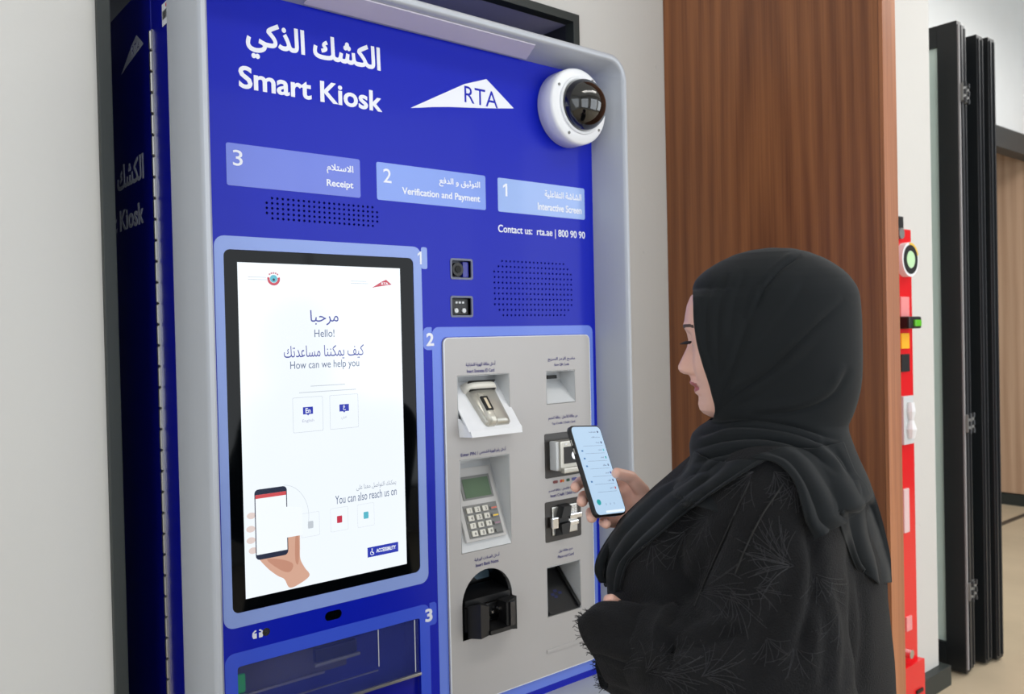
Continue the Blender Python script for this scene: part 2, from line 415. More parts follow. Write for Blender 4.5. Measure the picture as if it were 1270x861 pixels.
# ------------------------------------------------------------------ folding glass doors
GL = mat('door_glass', (196, 222, 214), rough=0.03, var=0.0, trans=1.0)
GLR = mat('greenish_glass_reflection', (222, 240, 233), rough=0.06, coat=1.0, var=0.10, vscale=1.0, alpha=0.95)  # pale, nearly opaque colour stands in for the bright reflection on the panes
ALU = mat('anthracite_aluminium', (24, 28, 31), rough=0.4, var=0.1)
ALUE = mat('anthracite_edge_profile', (40, 42, 46), rough=0.4, var=0.1)
leafs = [(3.862, 3.915, 'nearest the white wall end'), (3.932, 3.985, 'second from the white wall end'), (4.075, 4.150, 'third from the white wall end'), (4.170, 4.250, 'on the hall side, last of the stack')]
for i, (x0, x1, w) in enumerate(leafs):
    ya = 0.165 + (0.0, 0.012, -0.01, -0.03)[i]; yb = ya+1.15; zt = 3.115 - (0, 0, .03, .03)[i]; zb = F+0.012
    d = thing('folding_door_leaf', 'folded dark framed glass door leaf, %s' % w, 'door', ((x0+x1)/2, (ya+yb)/2, F), 'stacked folding glass doors')
    obj('stile', bx(x0, x1, ya, ya+.10, zb, zt, .004), ALU, d)
    obj('stile', bx(x0, x1, yb-.10, yb, zb, zt, .004), ALU, d)
    obj('rail', bx(x0, x1, ya+.10, yb-.10, zt-.11, zt, .004), ALU, d)
    obj('rail', bx(x0, x1, ya+.10, yb-.10, zb, zb+.14, .004), ALU, d)
    obj('glass_pane', bx((x0+x1)/2-.008, (x0+x1)/2+.008, ya+.09, yb-.09, zb+.13, zt-.10), GLR, d)
    for s in (0.2, 0.75):
        obj('edge_profile', bx(x0+(x1-x0)*s-.006, x0+(x1-x0)*s+.006, ya-.008, ya+.001, zb+.02, zt-.02, .001), ALUE if i != 0 or s > .5 else mat('pale_seal', (150, 148, 150), rough=0.5), d)
    if i in (0, 1):
        for zz in (2.75, 1.05, 0.18):
            obj('hinge', bx(x0+.012, x1-.006, ya-.022, ya+.002, zz-.045, zz+.045, .004), MIDG, d)
            for dz in (-.04, 0, .04):
                obj('hinge_knuckle', tube(nb(), [((x0+x1)/2, ya-.026, zz+dz-.012), ((x0+x1)/2, ya-.026, zz+dz+.012)], .008, 8), ALUE, d)
    if i == 3:
        obj('pull_handle', bx(x1-.004, x1+.012, ya+.03, ya+.05, 1.0, 1.28, .004), STEEL, d)
    if i == 0:
        obj('latch_handle', bx(x0-.02, x0+.002, ya+.16, ya+.26, 0.93, 0.955, .005), BLACK, d)

# ------------------------------------------------------------------ red cabinet on the wall beyond the fin
RED = mat('fire_red_paint', (226, 22, 30), rough=0.3, coat=0.3, var=0.04)
rc = thing('red_emergency_cabinet', 'tall narrow red cabinet on the white wall, half hidden by the wooden fin', 'cabinet', (3.1, 0.135, F))
obj('body', bx(2.86, 3.228, 0.115, 0.2145, F+.004, 2.0, .006), RED, rc)
obj('lower_box', bx(2.86, 3.232, 0.085, 0.116, F+.004, F+0.28, .004), RED, rc)
obj('top_vent', bx(2.88, 3.19, 0.13, 0.2145, 2.001, 2.06, .006), BLACK, rc)
def disc(x, z, r, y0, y1, n=28): return tube(nb(), [(x, y0, z), (x, y1, z)], r, n)
obj('mounting_bolt', disc(3.11, 1.975, .025, .100, .115, 16), MIDG, rc)
g = obj('dial', disc(3.155, 1.858, .078, .085, .115), WHITEP, rc)
obj('ring', fplate([circ(3.155, 1.858, .066), circ(3.155, 1.858, .040)], .083, .004), BLACK, g)
obj('centre', disc(3.155, 1.858, .038, .082, .09), mat('pale_green_lens', (200, 238, 190), rough=0.2, var=0), g)
obj('segment', fplate([[(3.155+.076*math.cos(t), 1.858+.076*math.sin(t)) for t in np.linspace(.3, 1.7, 9)]+[(3.155+.066*math.cos(t), 1.858+.066*math.sin(t)) for t in np.linspace(1.7, .3, 9)]], .083, .004), mat('dial_yellow', (235, 190, 60), var=0), g)
s_ = obj('stand', bx(3.09, 3.17, .10, .115, 1.60, 1.69, .003), mat('pinkish_badge', (236, 140, 140), var=.2), rc)
obj('rotary_switch', bx(3.08, 3.20, .06, .115, 1.545, 1.60, .01), BLACK, rc)
obj('green_button', bx(3.12, 3.18, .05, .062, 1.555, 1.585, .006), mat('button_green', (96, 190, 40), rough=.3, var=0), rc)
obj('yellow_label', bx(3.10, 3.175, .105, .115, 1.455, 1.525, .002), mat('label_yellow', (252, 180, 20), var=.05), rc)
obj('black_label', bx(3.10, 3.175, .105, .115, 1.35, 1.43, .002), BLACK, rc)
obj('meter_window', bx(3.10, 3.195, .10, .115, 1.02, 1.24, .004), GREYP, rc)
obj('meter', tube(nb(), [(3.15, .095, 1.05), (3.145, .092, 1.09), (3.15, .092, 1.13), (3.145, .092, 1.17), (3.15, .095, 1.21)], [.018, .026, .012, .022, .018], 10), WHITEP, rc)
obj('white_plate', bx(3.10, 3.15, .105, .115, .62, .82, .003), mat('pale_rose_plate', (222, 190, 190), var=.1), rc)
obj('paper_label', bx(3.11, 3.16, .106, .115, .17, .235, .002), mat('pink_label', (236, 150, 150), var=.25, vscale=40), rc)
obj('lock', disc(3.12, 0.07, .02, .09, .115, 14), CHROME, rc)
obj('louvre', bx(3.14, 3.20, .078, .086, F+.10, F+.115), BLACK, rc)
obj('louvre', bx(3.14, 3.20, .078, .086, F+.14, F+.155), BLACK, rc)

# ================================================================== THE KIOSK
kio = thing('smart_kiosk', 'tall blue self-service kiosk with silver hood, bright screen and silver card reader panel', 'kiosk', (0.5, 0.3, F))
# carcass (behind the front plate), open towards the front
b = nb()
box(b, -0.092, 1.092, 0.23, 0.66, F+.08, 2.36, .004)
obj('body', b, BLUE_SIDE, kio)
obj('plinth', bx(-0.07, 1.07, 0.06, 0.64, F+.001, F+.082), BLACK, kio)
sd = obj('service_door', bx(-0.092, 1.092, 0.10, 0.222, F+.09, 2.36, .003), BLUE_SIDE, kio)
obj('door_band', bx(-0.097, -0.0915, 0.085, 0.104, F+.09, 2.36, .002), mat('door_edge_blue', (14, 24, 165), rough=.2, coat=.6, var=0), kio)
# the hinge down the side: knuckle after knuckle
hin = obj('piano_hinge', bx(-0.0945, -0.0915, 0.214, 0.232, F+.12, 2.245), STEEL, kio)
zz = F+.13; 
kn = bx(-0.0985, -0.0925, 0.214, 0.226, zz, zz+.043, .002, 1)
k0 = obj('knuckle', kn, STEEL, hin)
for i in range(1, 51):
    c = k0.copy(); COL.objects.link(c); c.parent = hin; c.location = k0.location + Vector((0, 0, i*.0465*K))
# asset sticker on the door side
st = obj('asset_sticker', plate(nb(), [[(-.144, 2.229), (-.108, 2.229), (-.108, 2.276), (-.144, 2.276)]], (-0.0935, 0, 0), (0,-1,0), (0,0,1), (-1,0,0), .0006), mat('sticker_white', (214, 216, 222), rough=.5, var=.02), kio)
for k in range(9):
    a = -.139+k*.0031
    obj('barcode_bar', plate(nb(), [[(a, 2.242), (a+.0016, 2.242), (a+.0016, 2.260), (a, 2.260)]], (-0.0942, 0, 0), (0,-1,0), (0,0,1), (-1,0,0), 0), BLACK, st)
obj('sticker_seal', plate(nb(), [circ(-.114, 2.268, .0045, 12)], (-0.0942, 0, 0), (0,-1,0), (0,0,1), (-1,0,0), 0), mat('seal_red', (190, 40, 50), var=0), st)
# side lettering: u runs towards the front (-Y)
SK = dict(O=(-0.0924, 0, 0), U=(0,-1,0), V_=(0,0,1), N=(-1,0,0))
SLET = mat('side_lettering', (205, 210, 226), rough=.5, var=0)
lettering('side_arabic_title', 'الكشك الذكي', (-.72, -.307, 1.90, 1.99), SLET, kio, ar=True, bold=.022, **SK)
lettering('side_title', 'Smart Kiosk', (-.74, -.316, 1.83, 1.882), SLET, kio, bold=.024, **SK)

# the flared silver hood
def ring(x0, x1, z0, z1, r, y, n=8): return [(x, y, z) for x, z in rrect(x0, x1, z0, z1, r, n)]
b = nb()
rings = [ring(-.050, 1.050, .575, 2.289, .004, .006), ring(-.050, 1.050, .575, 2.289, .004, 0.0), ring(-.083, 1.083, .545, 2.307, .045, -.086),
         ring(-.085, 1.085, .543, 2.309, .047, -.092), ring(-.089, 1.089, .539, 2.314, .051, -.0955), ring(-.097, 1.097, .531, 2.322, .06, -.0955),
         ring(-.101, 1.101, .527, 2.327, .064, -.092), ring(-.103, 1.103, .525, 2.329, .066, -.085), ring(-.103, 1.103, .525, 2.329, .066, .085), ring(-.05, 1.05, .575, 2.28, .03, .09)]
vr = [[b.verts.new(p) for p in r] for r in rings]
for r0, r1 in zip(vr, vr[1:]):
    n = len(r0)
    for k in range(n): b.faces.new((r0[k], r1[k], r1[(k+1)%n], r0[(k+1)%n]))
hood = obj('hood', b, SILVER, kio)
bpy.context.view_layer.update()
for f in hood.data.polygons: f.use_smooth = True
try:
    md = hood.modifiers.new('edge', 'EDGE_SPLIT'); md.split_angle = math.radians(40)
except Exception: pass
# light panel set into the underside of the hood
lp = nb()
hexa(lp, [(.16, -.012, 2.2905), (.80, -.012, 2.2905), (.775, -.078, 2.3045), (.16, -.078, 2.3045)], [(.16, -.012, 2.2875), (.80, -.012, 2.2875), (.775, -.078, 2.3015), (.16, -.078, 2.3015)])
obj('light_panel', lp, mat('frosted_light_panel', (196, 190, 204), rough=.4, var=.05, vscale=12, emit=(225, 218, 235), es=0.05), kio)

# ---- blue front plate with every opening cut through it
SCR = rrect(-.029, .435, .985, 1.744, .014)
SIL = rrect(.512, 1.021, .622, 1.552, .016)
TRAY = rrect(-.022, .430, .600, .873, .006)
CW1 = rrect(.545, .613, 1.697, 1.748, .006); CW2 = rrect(.543, .611, 1.602, 1.654, .006)
IR = rrect(.180, .222, .921, .942, .010)
holes = []
for r in range(5):
    for c in range(23):
        if r in (0, 4) and c in (0, 22): continue
        holes.append(circ(.068+c*.0123, 1.858-r*.0108, .0030, 7))
for r in range(11):
    for c in range(21):
        if r in (0, 10) and c < 2 or r in (0, 10) and c > 18: continue
        if r in (1, 9) and c in (0, 20): continue
        holes.append(circ(.684+c*.0137+(r % 2)*.0012, 1.748-r*.0142, .0030, 7))
JACK = circ(.042, .932, .0085, 14)
outer = [(-.0502, .575), (1.0502, .575), (1.0502, 2.2892), (-.0502, 2.2892)]
obj('front_plate', fplate([outer, SCR, rrect(.514, 1.019, .624, 1.550, .016), TRAY, CW1, CW2, IR, JACK]+holes, 0, .006), BLUE, kio)
obj('back_plate', bx(-.05, 1.05, .082, .098, .55, 2.29), DARK, kio)
sb_ = obj('speaker_box', bx(.05, .36, .012, .018, 1.80, 1.87), BLACK, kio)
obj('speaker_box', bx(.66, .98, .012, .018, 1.59, 1.765), BLACK, kio)
# vinyl frames
e = .0008
def tabrect(x0, x1, z0, z1, r, tab):
    """rounded rect outline with a square tab (tx, tz0, tz1, side) grown out of one side at the top"""
    return rrect(x0, x1, z0, z1, r)
obj('screen_border', fplate([rrect(-.0485, .458, .955, 1.772, .022), rrect(.44, .4755, 1.719, 1.772, .006), ], -e, e, 'nonzero') if False else
    fplate([rrect(-.0485, .458, .955, 1.772, .022), SCR], -e, e), LB1, kio)
t1 = obj('number_tab', fplate([rrect(.4581, .4755, 1.719, 1.772, .005)], -e, e), LB1, kio)
lettering('numeral', '1', (.4480, .4590, 1.730, 1.761), WHITE, t1, y=-e-.0006, bold=.03)
obj('reader_border', fplate([rrect(.484, 1.038, .594, 1.577, .02), SIL], -e, e), LB2, kio)
t2 = obj('number_tab', fplate([[(.4839, 1.577), (.470, 1.577), (.463, 1.574), (.459, 1.567), (.459, 1.530), (.463, 1.524), (.470, 1.521), (.4839, 1.521)]], -e, e), LB2, kio)
lettering('numeral', '2', (.4675, .4895, 1.531, 1.563), WHITE, t2, y=-e-.0006, bold=.03)
obj('receipt_border', fplate([rrect(-.0485, .4585, .585, .903, .02), TRAY], -e, e), LB3, kio)
t3 = obj('number_tab', fplate([[(.4586, .848), (.474, .848), (.479, .853), (.479, .898), (.474, .903), (.4586, .903)]], -e, e), LB3, kio)
lettering('numeral', '3', (.4455, .4665, .858, .890), WHITE, t3, y=-e-.0006, bold=.03)
# step bars; the reflection that brightens them to the right is in their colours
bars = [('3', 'الاستلام', 'Receipt', -.018, .2955, (-.004, .017), (.211, .278), (.210, .277), (88, 108, 208)),
        ('2', 'التوثيق و الدفع', 'Verification and Payment', .339, .661, (.357, .379), (.516, .643), (.408, .642), (116, 146, 224)),
        ('1', 'الشاشة التفاعلية', 'Interactive Screen', .7015, 1.017, (.719, .733), (.865, 1.004), (.839, 1.004), (142, 170, 226))]
for n, ar, en, x0, x1, nx, ax, ex, c in bars:
    bo = obj('step_bar', fplate([rrect(x0, x1, 1.877, 1.9655, .005)], -e, e), mat('bar_vinyl_'+n, c, rough=.3, coat=.3, var=.06, vscale=5), kio)
    lettering('numeral', n, (nx[0], nx[1], 1.919, 1.952), WHITE, bo, y=-e-.0006, bold=.005)
    lettering('arabic_line', ar, (ax[0], ax[1], 1.925, 1.948), WHITE, bo, y=-e-.0006, ar=True, bold=.02)
    lettering('english_line', en, (ex[0], ex[1], 1.892, 1.912) if n != '2' else (ex[0], ex[1], 1.891, 1.913), WHITE, bo, y=-e-.0006, bold=.022)
lettering('arabic_title', 'الكشك الذكي', (.031, .357, 2.151, 2.234), WHITE, kio, y=-e, ar=True, bold=.030)
lettering('english_title', 'Smart Kiosk', (.013, .359, 2.083, 2.131), WHITE, kio, y=-e, bold=.024)
lettering('contact_line', 'Contact us:  rta.ae | 800 90 90', (.700, 1.016, 1.817, 1.843), WHITE, kio, y=-e, bold=.012)
# tent-shaped emblem with three letters knocked out
def emblem(x0, x1, z0, z1, y, depth, parent, m, O=None, **kw):
    W_, H_ = x1-x0, z1-z0
    pts = [(0, 0)] + [(t, .23*math.sin(math.pi*t*.62)+(.22*t)) for t in np.linspace(.08, .92, 9)] + [(1, .45), (.722, 1.0), (.50, .74)]
    pts = [(0, 0), (.08, .04), (.2, .11), (.35, .18), (.5, .235), (.65, .29), (.8, .35), (.9, .395), (1, .44), (.722, 1.0), (.50, .77)]
    out = [(x0+a*W_, z0+c*H_) for a, c in pts]
    A = contours_of('RTA', .004); al = np.concatenate(A); lo, hi = al.min(0), al.max(0)
    lx0, lx1, lz0, lz1 = x0+.50*W_, x0+.835*W_, z0+.36*H_, z0+.74*H_
    cs = []
    for c in A:
        q = (c-lo)/(hi-lo)
        cs.append([(lx0+u*(lx1-lx0), lz0+w*(lz1-lz0)) for u, w in q])
    if O is None: b = fplate([out]+cs, y, depth)
    else: b = plate(nb(), [out]+cs, kw['O_'], kw['U'], kw['V_'], kw['N'], depth)
    return obj('emblem', b, m, parent)
emblem(.438, .762, 2.106, 2.216, -e, e, kio, WHITE)
emblem(-.463, -.283, 2.207, 2.266, 0, .0006, kio, SLET, O=1, O_=(-0.0924,0,0), U=(0,-1,0), V_=(0,0,1), N=(-1,0,0))

# ---- dome camera on the plate (bolted to it)
dc = thing('dome_camera', 'white dome security camera with dark bubble at the kiosk top corner', 'camera', (.958, -.03, 2.18))
def lathe(bm, c, prof, n=48):
    rr = []
    for r, y in prof:
        rr.append([bm.verts.new((c[0]+r*math.cos(2*math.pi*k/n), y, c[1]+r*math.sin(2*math.pi*k/n))) for k in range(n)] if r > 1e-6 else [bm.verts.new((c[0], y, c[1]))])
    for a, d in zip(rr, rr[1:]):
        if len(a) == 1 and len(d) == 1: continue
        for k in range(n):
            k2 = (k+1) % n
            if len(d) == 1: bm.faces.new((a[k], a[k2], d[0]))
            elif len(a) == 1: bm.faces.new((a[0], d[k2], d[k]))
            else: bm.faces.new((a[k], a[k2], d[k2], d[k]))
    return bm
dcx, dcz = .948, 2.176
obj('housing', lathe(nb(), (dcx, dcz), [(0, -.0009), (.100, -.0009), (.104, -.003), (.104, -.050), (.1025, -.056), (.098, -.060), (.082, -.064), (.078, -.065), (.074, -.062), (0, -.06)]), WHITEP, dc, smooth=True)
obj('dome_collar', lathe(nb(), (dcx, dcz), [(.0785, -.063), (.0785, -.069), (.075, -.072), (.070, -.069)]), WHITEP, dc, smooth=True)
R_ = .071
obj('dome_bubble', lathe(nb(), (dcx, dcz), [(R_*math.cos(t), -.066-R_*.95*math.sin(t)) for t in np.linspace(0, math.pi/2-.001, 16)]+[(0, -.066-R_*.95)]), mat('smoked_dome', (10, 10, 12), rough=.03, coat=1.0, var=0, trans=.3), dc, smooth=True)
obj('lens', lathe(nb(), (dcx+.005, dcz-.01), [(.016, -.126), (.018, -.122), (.018, -.10)], 20), mat('lens_ring', (150, 150, 155), metal=.8, rough=.2, var=0), dc)
for t in (1.0, 2.6, 4.2, 5.6):
    obj('screw', lathe(nb(), (dcx+.090*math.cos(t), dcz+.090*math.sin(t)), [(0, -.0638), (.004, -.0635), (.004, -.056)], 10), MIDG, dc)

# ---- small camera windows, infrared window, headphone jack
for (x0, x1, z0, z1, k) in ((.545, .613, 1.697, 1.748, 0), (.543, .611, 1.602, 1.654, 1)):
    w = obj('camera_window', fplate([rrect(x0-.001, x1+.001, z0-.001, z1+.001, .006), rrect(x0+.004, x1-.004, z0+.004, z1-.004, .004)], -.0015, .004), mat('window_rim', (92, 96, 120), rough=.3, var=.1), kio)
    obj('back', bx(x0, x1, .018, .022, z0, z1), mat('window_back', (62, 66, 84), rough=.4), w)
    if k == 0:
        obj('lens', disc(.571, 1.722, .017, .004, .018, 20), BLACK, w); obj('lens_glass', disc(.571, 1.722, .009, .002, .004, 16), BLACKG, w)
        obj('side_block', bx(.588, .606, .006, .018, 1.702, 1.742, .002), BLUE_SIDE, w)
    else:
        obj('sensor_board', bx(.549, .604, .008, .018, 1.608, 1.648, .002), BLACK, w)
        for xx in (.564, .588): obj('led', disc(xx, 1.618, .006, .004, .008, 12), GREYP, w)
        for xx in (.566, .576, .586): obj('led_small', bx(xx-.003, xx+.003, .006, .008, 1.636, 1.641), GREYP, w)
obj('sensor_window', fplate([rrect(.1795, .2225, .9205, .9425, .0105)], .002, .004), BLACKG, kio)
obj('headphone_jack', fplate([circ(.042, .932, .0085, 18), circ(.042, .932, .004, 12)], -.001, .004), CHROME, kio)
obj('jack_hole', disc(.042, .932, .006, .004, .006, 12), BLACK, kio)
# headphone pictogram: two ear pieces
hp = nb()
for s, cx in ((1, .0165), (-1, .0305)):
    pts = [(cx+s*(-.0052), .929), (cx+s*(-.0045), .936), (cx+s*.0005, .9405), (cx+s*.004, .9405), (cx+s*.004, .938), (cx, .9365), (cx-s*.001, .934), (cx+s*.0045, .934), (cx+s*.0045, .9235), (cx-s*.003, .9235)]
    fplate([pts if s > 0 else pts[::-1]], -e, e, bm=hp)
obj('headphone_symbol', hp, WHITE, kio)

# ---- the touch screen
scr = obj('screen_glass', fplate([rrect(-.0285, .4345, .9855, 1.7435, .0135)], .0005, .004), BLACKG, kio)
DISP = mat("display_white", (14,14,16), rough=.15, var=0, emit=(240,247,253), es=1.0)
obj('display', bx(0.0, .397, -.0003, .0005, 1.011, 1.718), DISP, scr)
def glow(n, c, s=.8): return mat("display_"+n, (14,14,16), rough=.3, var=0, emit=c, es=s)
DB = glow('indigo', (62, 72, 168)); DG = glow('slate', (98, 116, 152)); DR = glow('red', (214, 60, 84)); DGR = glow('pale_grey', (212, 220, 228)); DBL = glow('button_blue', (44, 60, 190)); DT = glow('teal', (96, 200, 220)); DK = glow('navy', (40, 48, 72)); DSK = glow('skin', (232, 182, 158)); DSK2 = glow('skin_shadow', (212, 154, 130)); DSP = glow('skin_pale', (246, 228, 222)); DWH = glow('white_card', (242, 248, 253), 1.0)
dy = -.0008
lettering('greeting_arabic', 'مرحبا', (.162, .231, 1.584, 1.618), DB, scr, y=dy, ar=True, bold=.004, depth=0)
lettering('greeting', 'Hello!', (.171, .220, 1.558, 1.575), DG, scr, y=dy, depth=0)
lettering('question_arabic', 'كيف يمكننا مساعدتك', (.098, .294, 1.508, 1.540), DB, scr, y=dy, ar=True, depth=0)
lettering('question', 'How can we help you', (.112, .281, 1.484, 1.506), DG, scr, y=dy, depth=0)
emb = []
W_, H_ = .054, .020; x0, z0 = .319, 1.670
pts = [(0, 0), (.2, .11), (.5, .235), (.8, .35), (1, .44), (.722, 1.0), (.50, .77)]
obj('red_emblem', fplate([[(x0+a*W_, z0+c*H_) for a, c in pts]], dy, 0), DR, scr)
lettering('red_emblem_letters', 'RTA', (.3445, .3635, 1.6775, 1.6835), DWH, scr, y=dy-.0003, bold=.02, depth=0)
for zz, w in ((1.684, .040), (1.679, .045)):
    obj('faint_caption', fplate([[(.265, zz), (.265+w, zz), (.265+w, zz+.0012), (.265, zz+.0012)]], dy, 0), DGR, scr)
    obj('faint_caption', fplate([[(.022, zz+.003), (.022+w, zz+.003), (.022+w, zz+.0042), (.022, zz+.0042)]], dy, 0), DGR, scr)
# round crest: red laurel around a teal disc, with plumes over it
cx, cz = .079, 1.685
arc = lambda r, a0, a1, n=10: [(cx+r*math.cos(math.radians(a)), cz+r*math.sin(math.radians(a))) for a in np.linspace(a0, a1, n)]
obj('crest_wreath', fplate([arc(.0145, 165, 375, 16)+arc(.009, 375, 165, 16)], dy, 0), DR, scr)
obj('crest_disc', fplate([circ(cx, cz, .0085, 16)], dy-.0001, 0), DT, scr)
obj('crest_mark', fplate([circ(cx, cz-.002, .003, 8)], dy-.0003, 0), DK, scr)
for k in range(5):
    a = math.radians(50+20*k)
    obj('crest_plume', fplate([circ(cx+.014*math.cos(a), cz+.0125*math.sin(a), .0022, 7)], dy, 0), glow('rose', (222, 140, 150)), scr)
for zz, w in ((1.449, .085), (1.436, .14)):
    obj('faint_caption', fplate([[(.201-w/2, zz), (.201+w/2, zz), (.201+w/2, zz+.0016), (.201-w/2, zz+.0016)]], dy, 0), DGR, scr)
for x0_, s_t in ((.115, 'En'), (.204, 'ع')):
    c_ = obj('language_card', fplate([rrect(x0_, x0_+.072, 1.3495, 1.4265, .003), rrect(x0_+.0008, x0_+.0712, 1.3503, 1.4257, .0025)], dy, 0), DGR, scr)
    bx_ = x0_+.024
    obj('language_button', fplate([[(bx_, 1.3885), (bx_+.009, 1.3885), (bx_+.012, 1.3855), (bx_+.015, 1.3885), (bx_+.024, 1.3885), (bx_+.024, 1.4045), (bx_, 1.4045)]], dy, 0), DBL, scr)
    lettering('button_letters', s_t, (bx_+.006, bx_+.018, 1.3910, 1.4020) if s_t == 'En' else (bx_+.009, bx_+.016, 1.3910, 1.4020), DWH, scr, y=dy-.0003, ar=(s_t != 'En'), bold=.02, depth=0)
    lettering('button_caption', 'English' if s_t == 'En' else 'عربي', (bx_-.002, bx_+.026, 1.3695, 1.3775) if s_t == 'En' else (bx_+.004, bx_+.018, 1.3695, 1.3775), glow('pale_lilac', (190, 196, 220)), scr, y=dy, ar=(s_t != 'En'), depth=0)
lettering('reach_arabic', 'يمكنك التواصل معنا على', (.266, .372, 1.203, 1.217), glow('pale_slate', (150, 160, 178)), scr, y=dy, ar=True, depth=0)
lettering('reach_line', 'You can also reach us on', (.212, .373, 1.180, 1.199), DG, scr, y=dy, depth=0)
# the three plain app tiles (code patterns left out)
for xx, m_, z_ in ((.150, DGR, 1.136), (.221, DR, 1.137), (.289, DT, 1.136)):
    obj('app_tile', fplate([rrect(xx-.006, xx+.007, z_, z_+.016, .002)], dy, 0), m_, scr)
    obj('app_tile_frame', fplate([rrect(xx-.022, xx+.022, z_-.018, z_+.035, .003), rrect(xx-.0214, xx+.0214, z_-.0174, z_+.0344, .0028)], dy, 0), glow('tile_frame', (226, 232, 238)), scr)
bt = obj('accessibility_button', fplate([[(.291, 1.045), (.374, 1.045), (.374, 1.068), (.291, 1.068)]], dy, 0), DBL, scr)
lettering('button_letters', 'ACCESSIBILITY', (.314, .367, 1.0525, 1.0615), DWH, scr, y=dy-.0003, bold=.03, depth=0)
wc = nb(); fplate([circ(.303, 1.0630, .0016, 8)], dy-.0003, 0, bm=wc)
fplate([[(.3022, 1.0610), (.3040, 1.0610), (.3040, 1.0560), (.3072, 1.0555), (.3084, 1.0510), (.3070, 1.0505), (.3060, 1.0540), (.3022, 1.0545)]], dy-.0003, 0, bm=wc)
fplate([[(.303+.0052*math.cos(t), 1.0540+.0052*math.sin(t)) for t in np.linspace(2.0, 6.0, 12)]+[(.303+.0040*math.cos(t), 1.0540+.0040*math.sin(t)) for t in np.linspace(6.0, 2.0, 12)]], dy-.0003, 0, bm=wc)
obj('wheelchair_symbol', wc, DWH, scr)
def smooth_c(pts, k=5):
    P = [np.array(q) for q in pts]; n = len(P); out = []
    for i in range(n):
        p0, p1, p2_, p3_ = P[i-1], P[i], P[(i+1)%n], P[(i+2)%n]
        for t in np.linspace(0, 1, k, endpoint=False): out.append(.5*((2*p1)+(-p0+p2_)*t+(2*p0-5*p1+4*p2_-p3_)*t*t+(-p0+3*p1-3*p2_+p3_)*t**3))
    return out
# hand holding a phone, shown on the display
obj('picture_forearm', fplate([[tuple(q) for q in smooth_c([(.030, 1.098), (.046, 1.070), (.070, 1.047), (.086, 1.036), (.098, 1.015), (.124, 1.020), (.145, 1.033), (.134, 1.052), (.124, 1.074), (.124, 1.105), (.122, 1.136), (.100, 1.146), (.070, 1.11)])]], dy, 0), DSK, scr)
obj('picture_shadow', fplate([smooth_c([(.048, 1.085), (.080, 1.080), (.106, 1.066), (.100, 1.050), (.080, 1.056)])], dy-.0002, 0), DSK2, scr)
obj('picture_shadow', fplate([smooth_c([(.114, 1.125), (.121, 1.125), (.1215, 1.085), (.118, 1.062), (.112, 1.075)])], dy-.0002, 0), DSK2, scr)
for k, (fx, fz) in enumerate(((.012, 1.184), (.010, 1.156), (.010, 1.132), (.014, 1.110))):
    obj('picture_finger', fplate([[(fx+.004+.010*math.cos(t), fz+.007*math.sin(t)) for t in np.linspace(0, 2*math.pi, 14, endpoint=False)]], dy, 0), DSP, scr)
obj('picture_phone', fplate([rrect(.0235, .0965, 1.088, 1.2375, .009)], dy-.0003, 0), DK, scr)
obj('picture_phone_display', fplate([[(.0255, 1.099), (.0945, 1.099), (.0945, 1.226), (.0255, 1.226)]], dy-.0005, 0), DWH, scr)
obj('picture_phone_header', fplate([[(.0255, 1.218), (.0945, 1.218), (.0945, 1.226), (.0255, 1.226)]], dy-.0007, 0), glow('header_red', (226, 86, 92)), scr)
obj('picture_fade', fplate([[(.080, 1.125), (.131, 1.125), (.131, 1.185), (.0945, 1.192), (.080, 1.16)]], dy-.0007, 0), DWH, scr)
cc = [(.085+.062*math.cos(t), 1.165+.075*math.sin(t)) for t in np.linspace(-.3, 1.5, 20)]
obj('picture_arc', fplate([cc+[(.085+.0612*math.cos(t), 1.165+.0742*math.sin(t)) for t in np.linspace(1.5, -.3, 20)]], dy, 0), DGR, scr)

# ---- receipt tray
tr = obj('receipt_chute', bx(-.0225, .4305, .070, .076, .598, .875), mat('chute_blue', (24, 34, 140), rough=.3, coat=.5, var=.15, vscale=9), kio)
obj('chute_side', bx(-.0235, -.0215, .006, .07, .598, .875), DARK, tr); obj('chute_side', bx(.4295, .4315, .006, .07, .598, .875), BLUE_SIDE, tr)
obj('chute_top', bx(-.0225, .4305, .006, .07, .873, .876), DARK, tr); obj('chute_floor', bx(-.0225, .4305, .006, .07, .597, .600), BLUE_SIDE, tr)
obj('printer_mouth', bx(-.018, .255, .045, .069, .792, .868, .004), mat('printer_grey', (74, 69, 66), rough=.5, var=.2), tr)
obj('printer_slot', bx(.17, .275, .030, .046, .822, .852, .004), BLACK, tr)
obj('slot_lip', bx(.165, .28, .024, .032, .815, .822, .002), MIDG, tr)
obj('rail', bx(-.018, .19, .028, .034, .795, .800), STEEL, tr)
obj('rail', bx(-.018, .33, .030, .034, .762, .765), STEEL, tr)
obj('green_lamp', bx(-.018, .010, .038, .046, .80, .84, .006), mat('green_glow', (40, 150, 60), emit=(40, 190, 70), es=.2, var=.2), tr)
fl = obj('clear_flap', bx(-.020, .428, .0022, .0052, .742, .871), mat('smoked_acrylic', (70, 80, 150), rough=.08, coat=.3, var=.3, vscale=14, alpha=.22), kio)
obj('flap_bar', bx(-.022, .430, -.004, .004, .735, .742, .002), STEEL, kio)
obj('flap_edge', bx(.415, .4168, .0008, .0022, .745, .871), GREYP, kio)
obj('flap_edge', bx(.3145, .316, .0008, .0022, .785, .871), GREYP, kio)
obj('lower_shutter', bx(-.021, .429, .012, .016, .600, .734), BLUE_SIDE, kio)

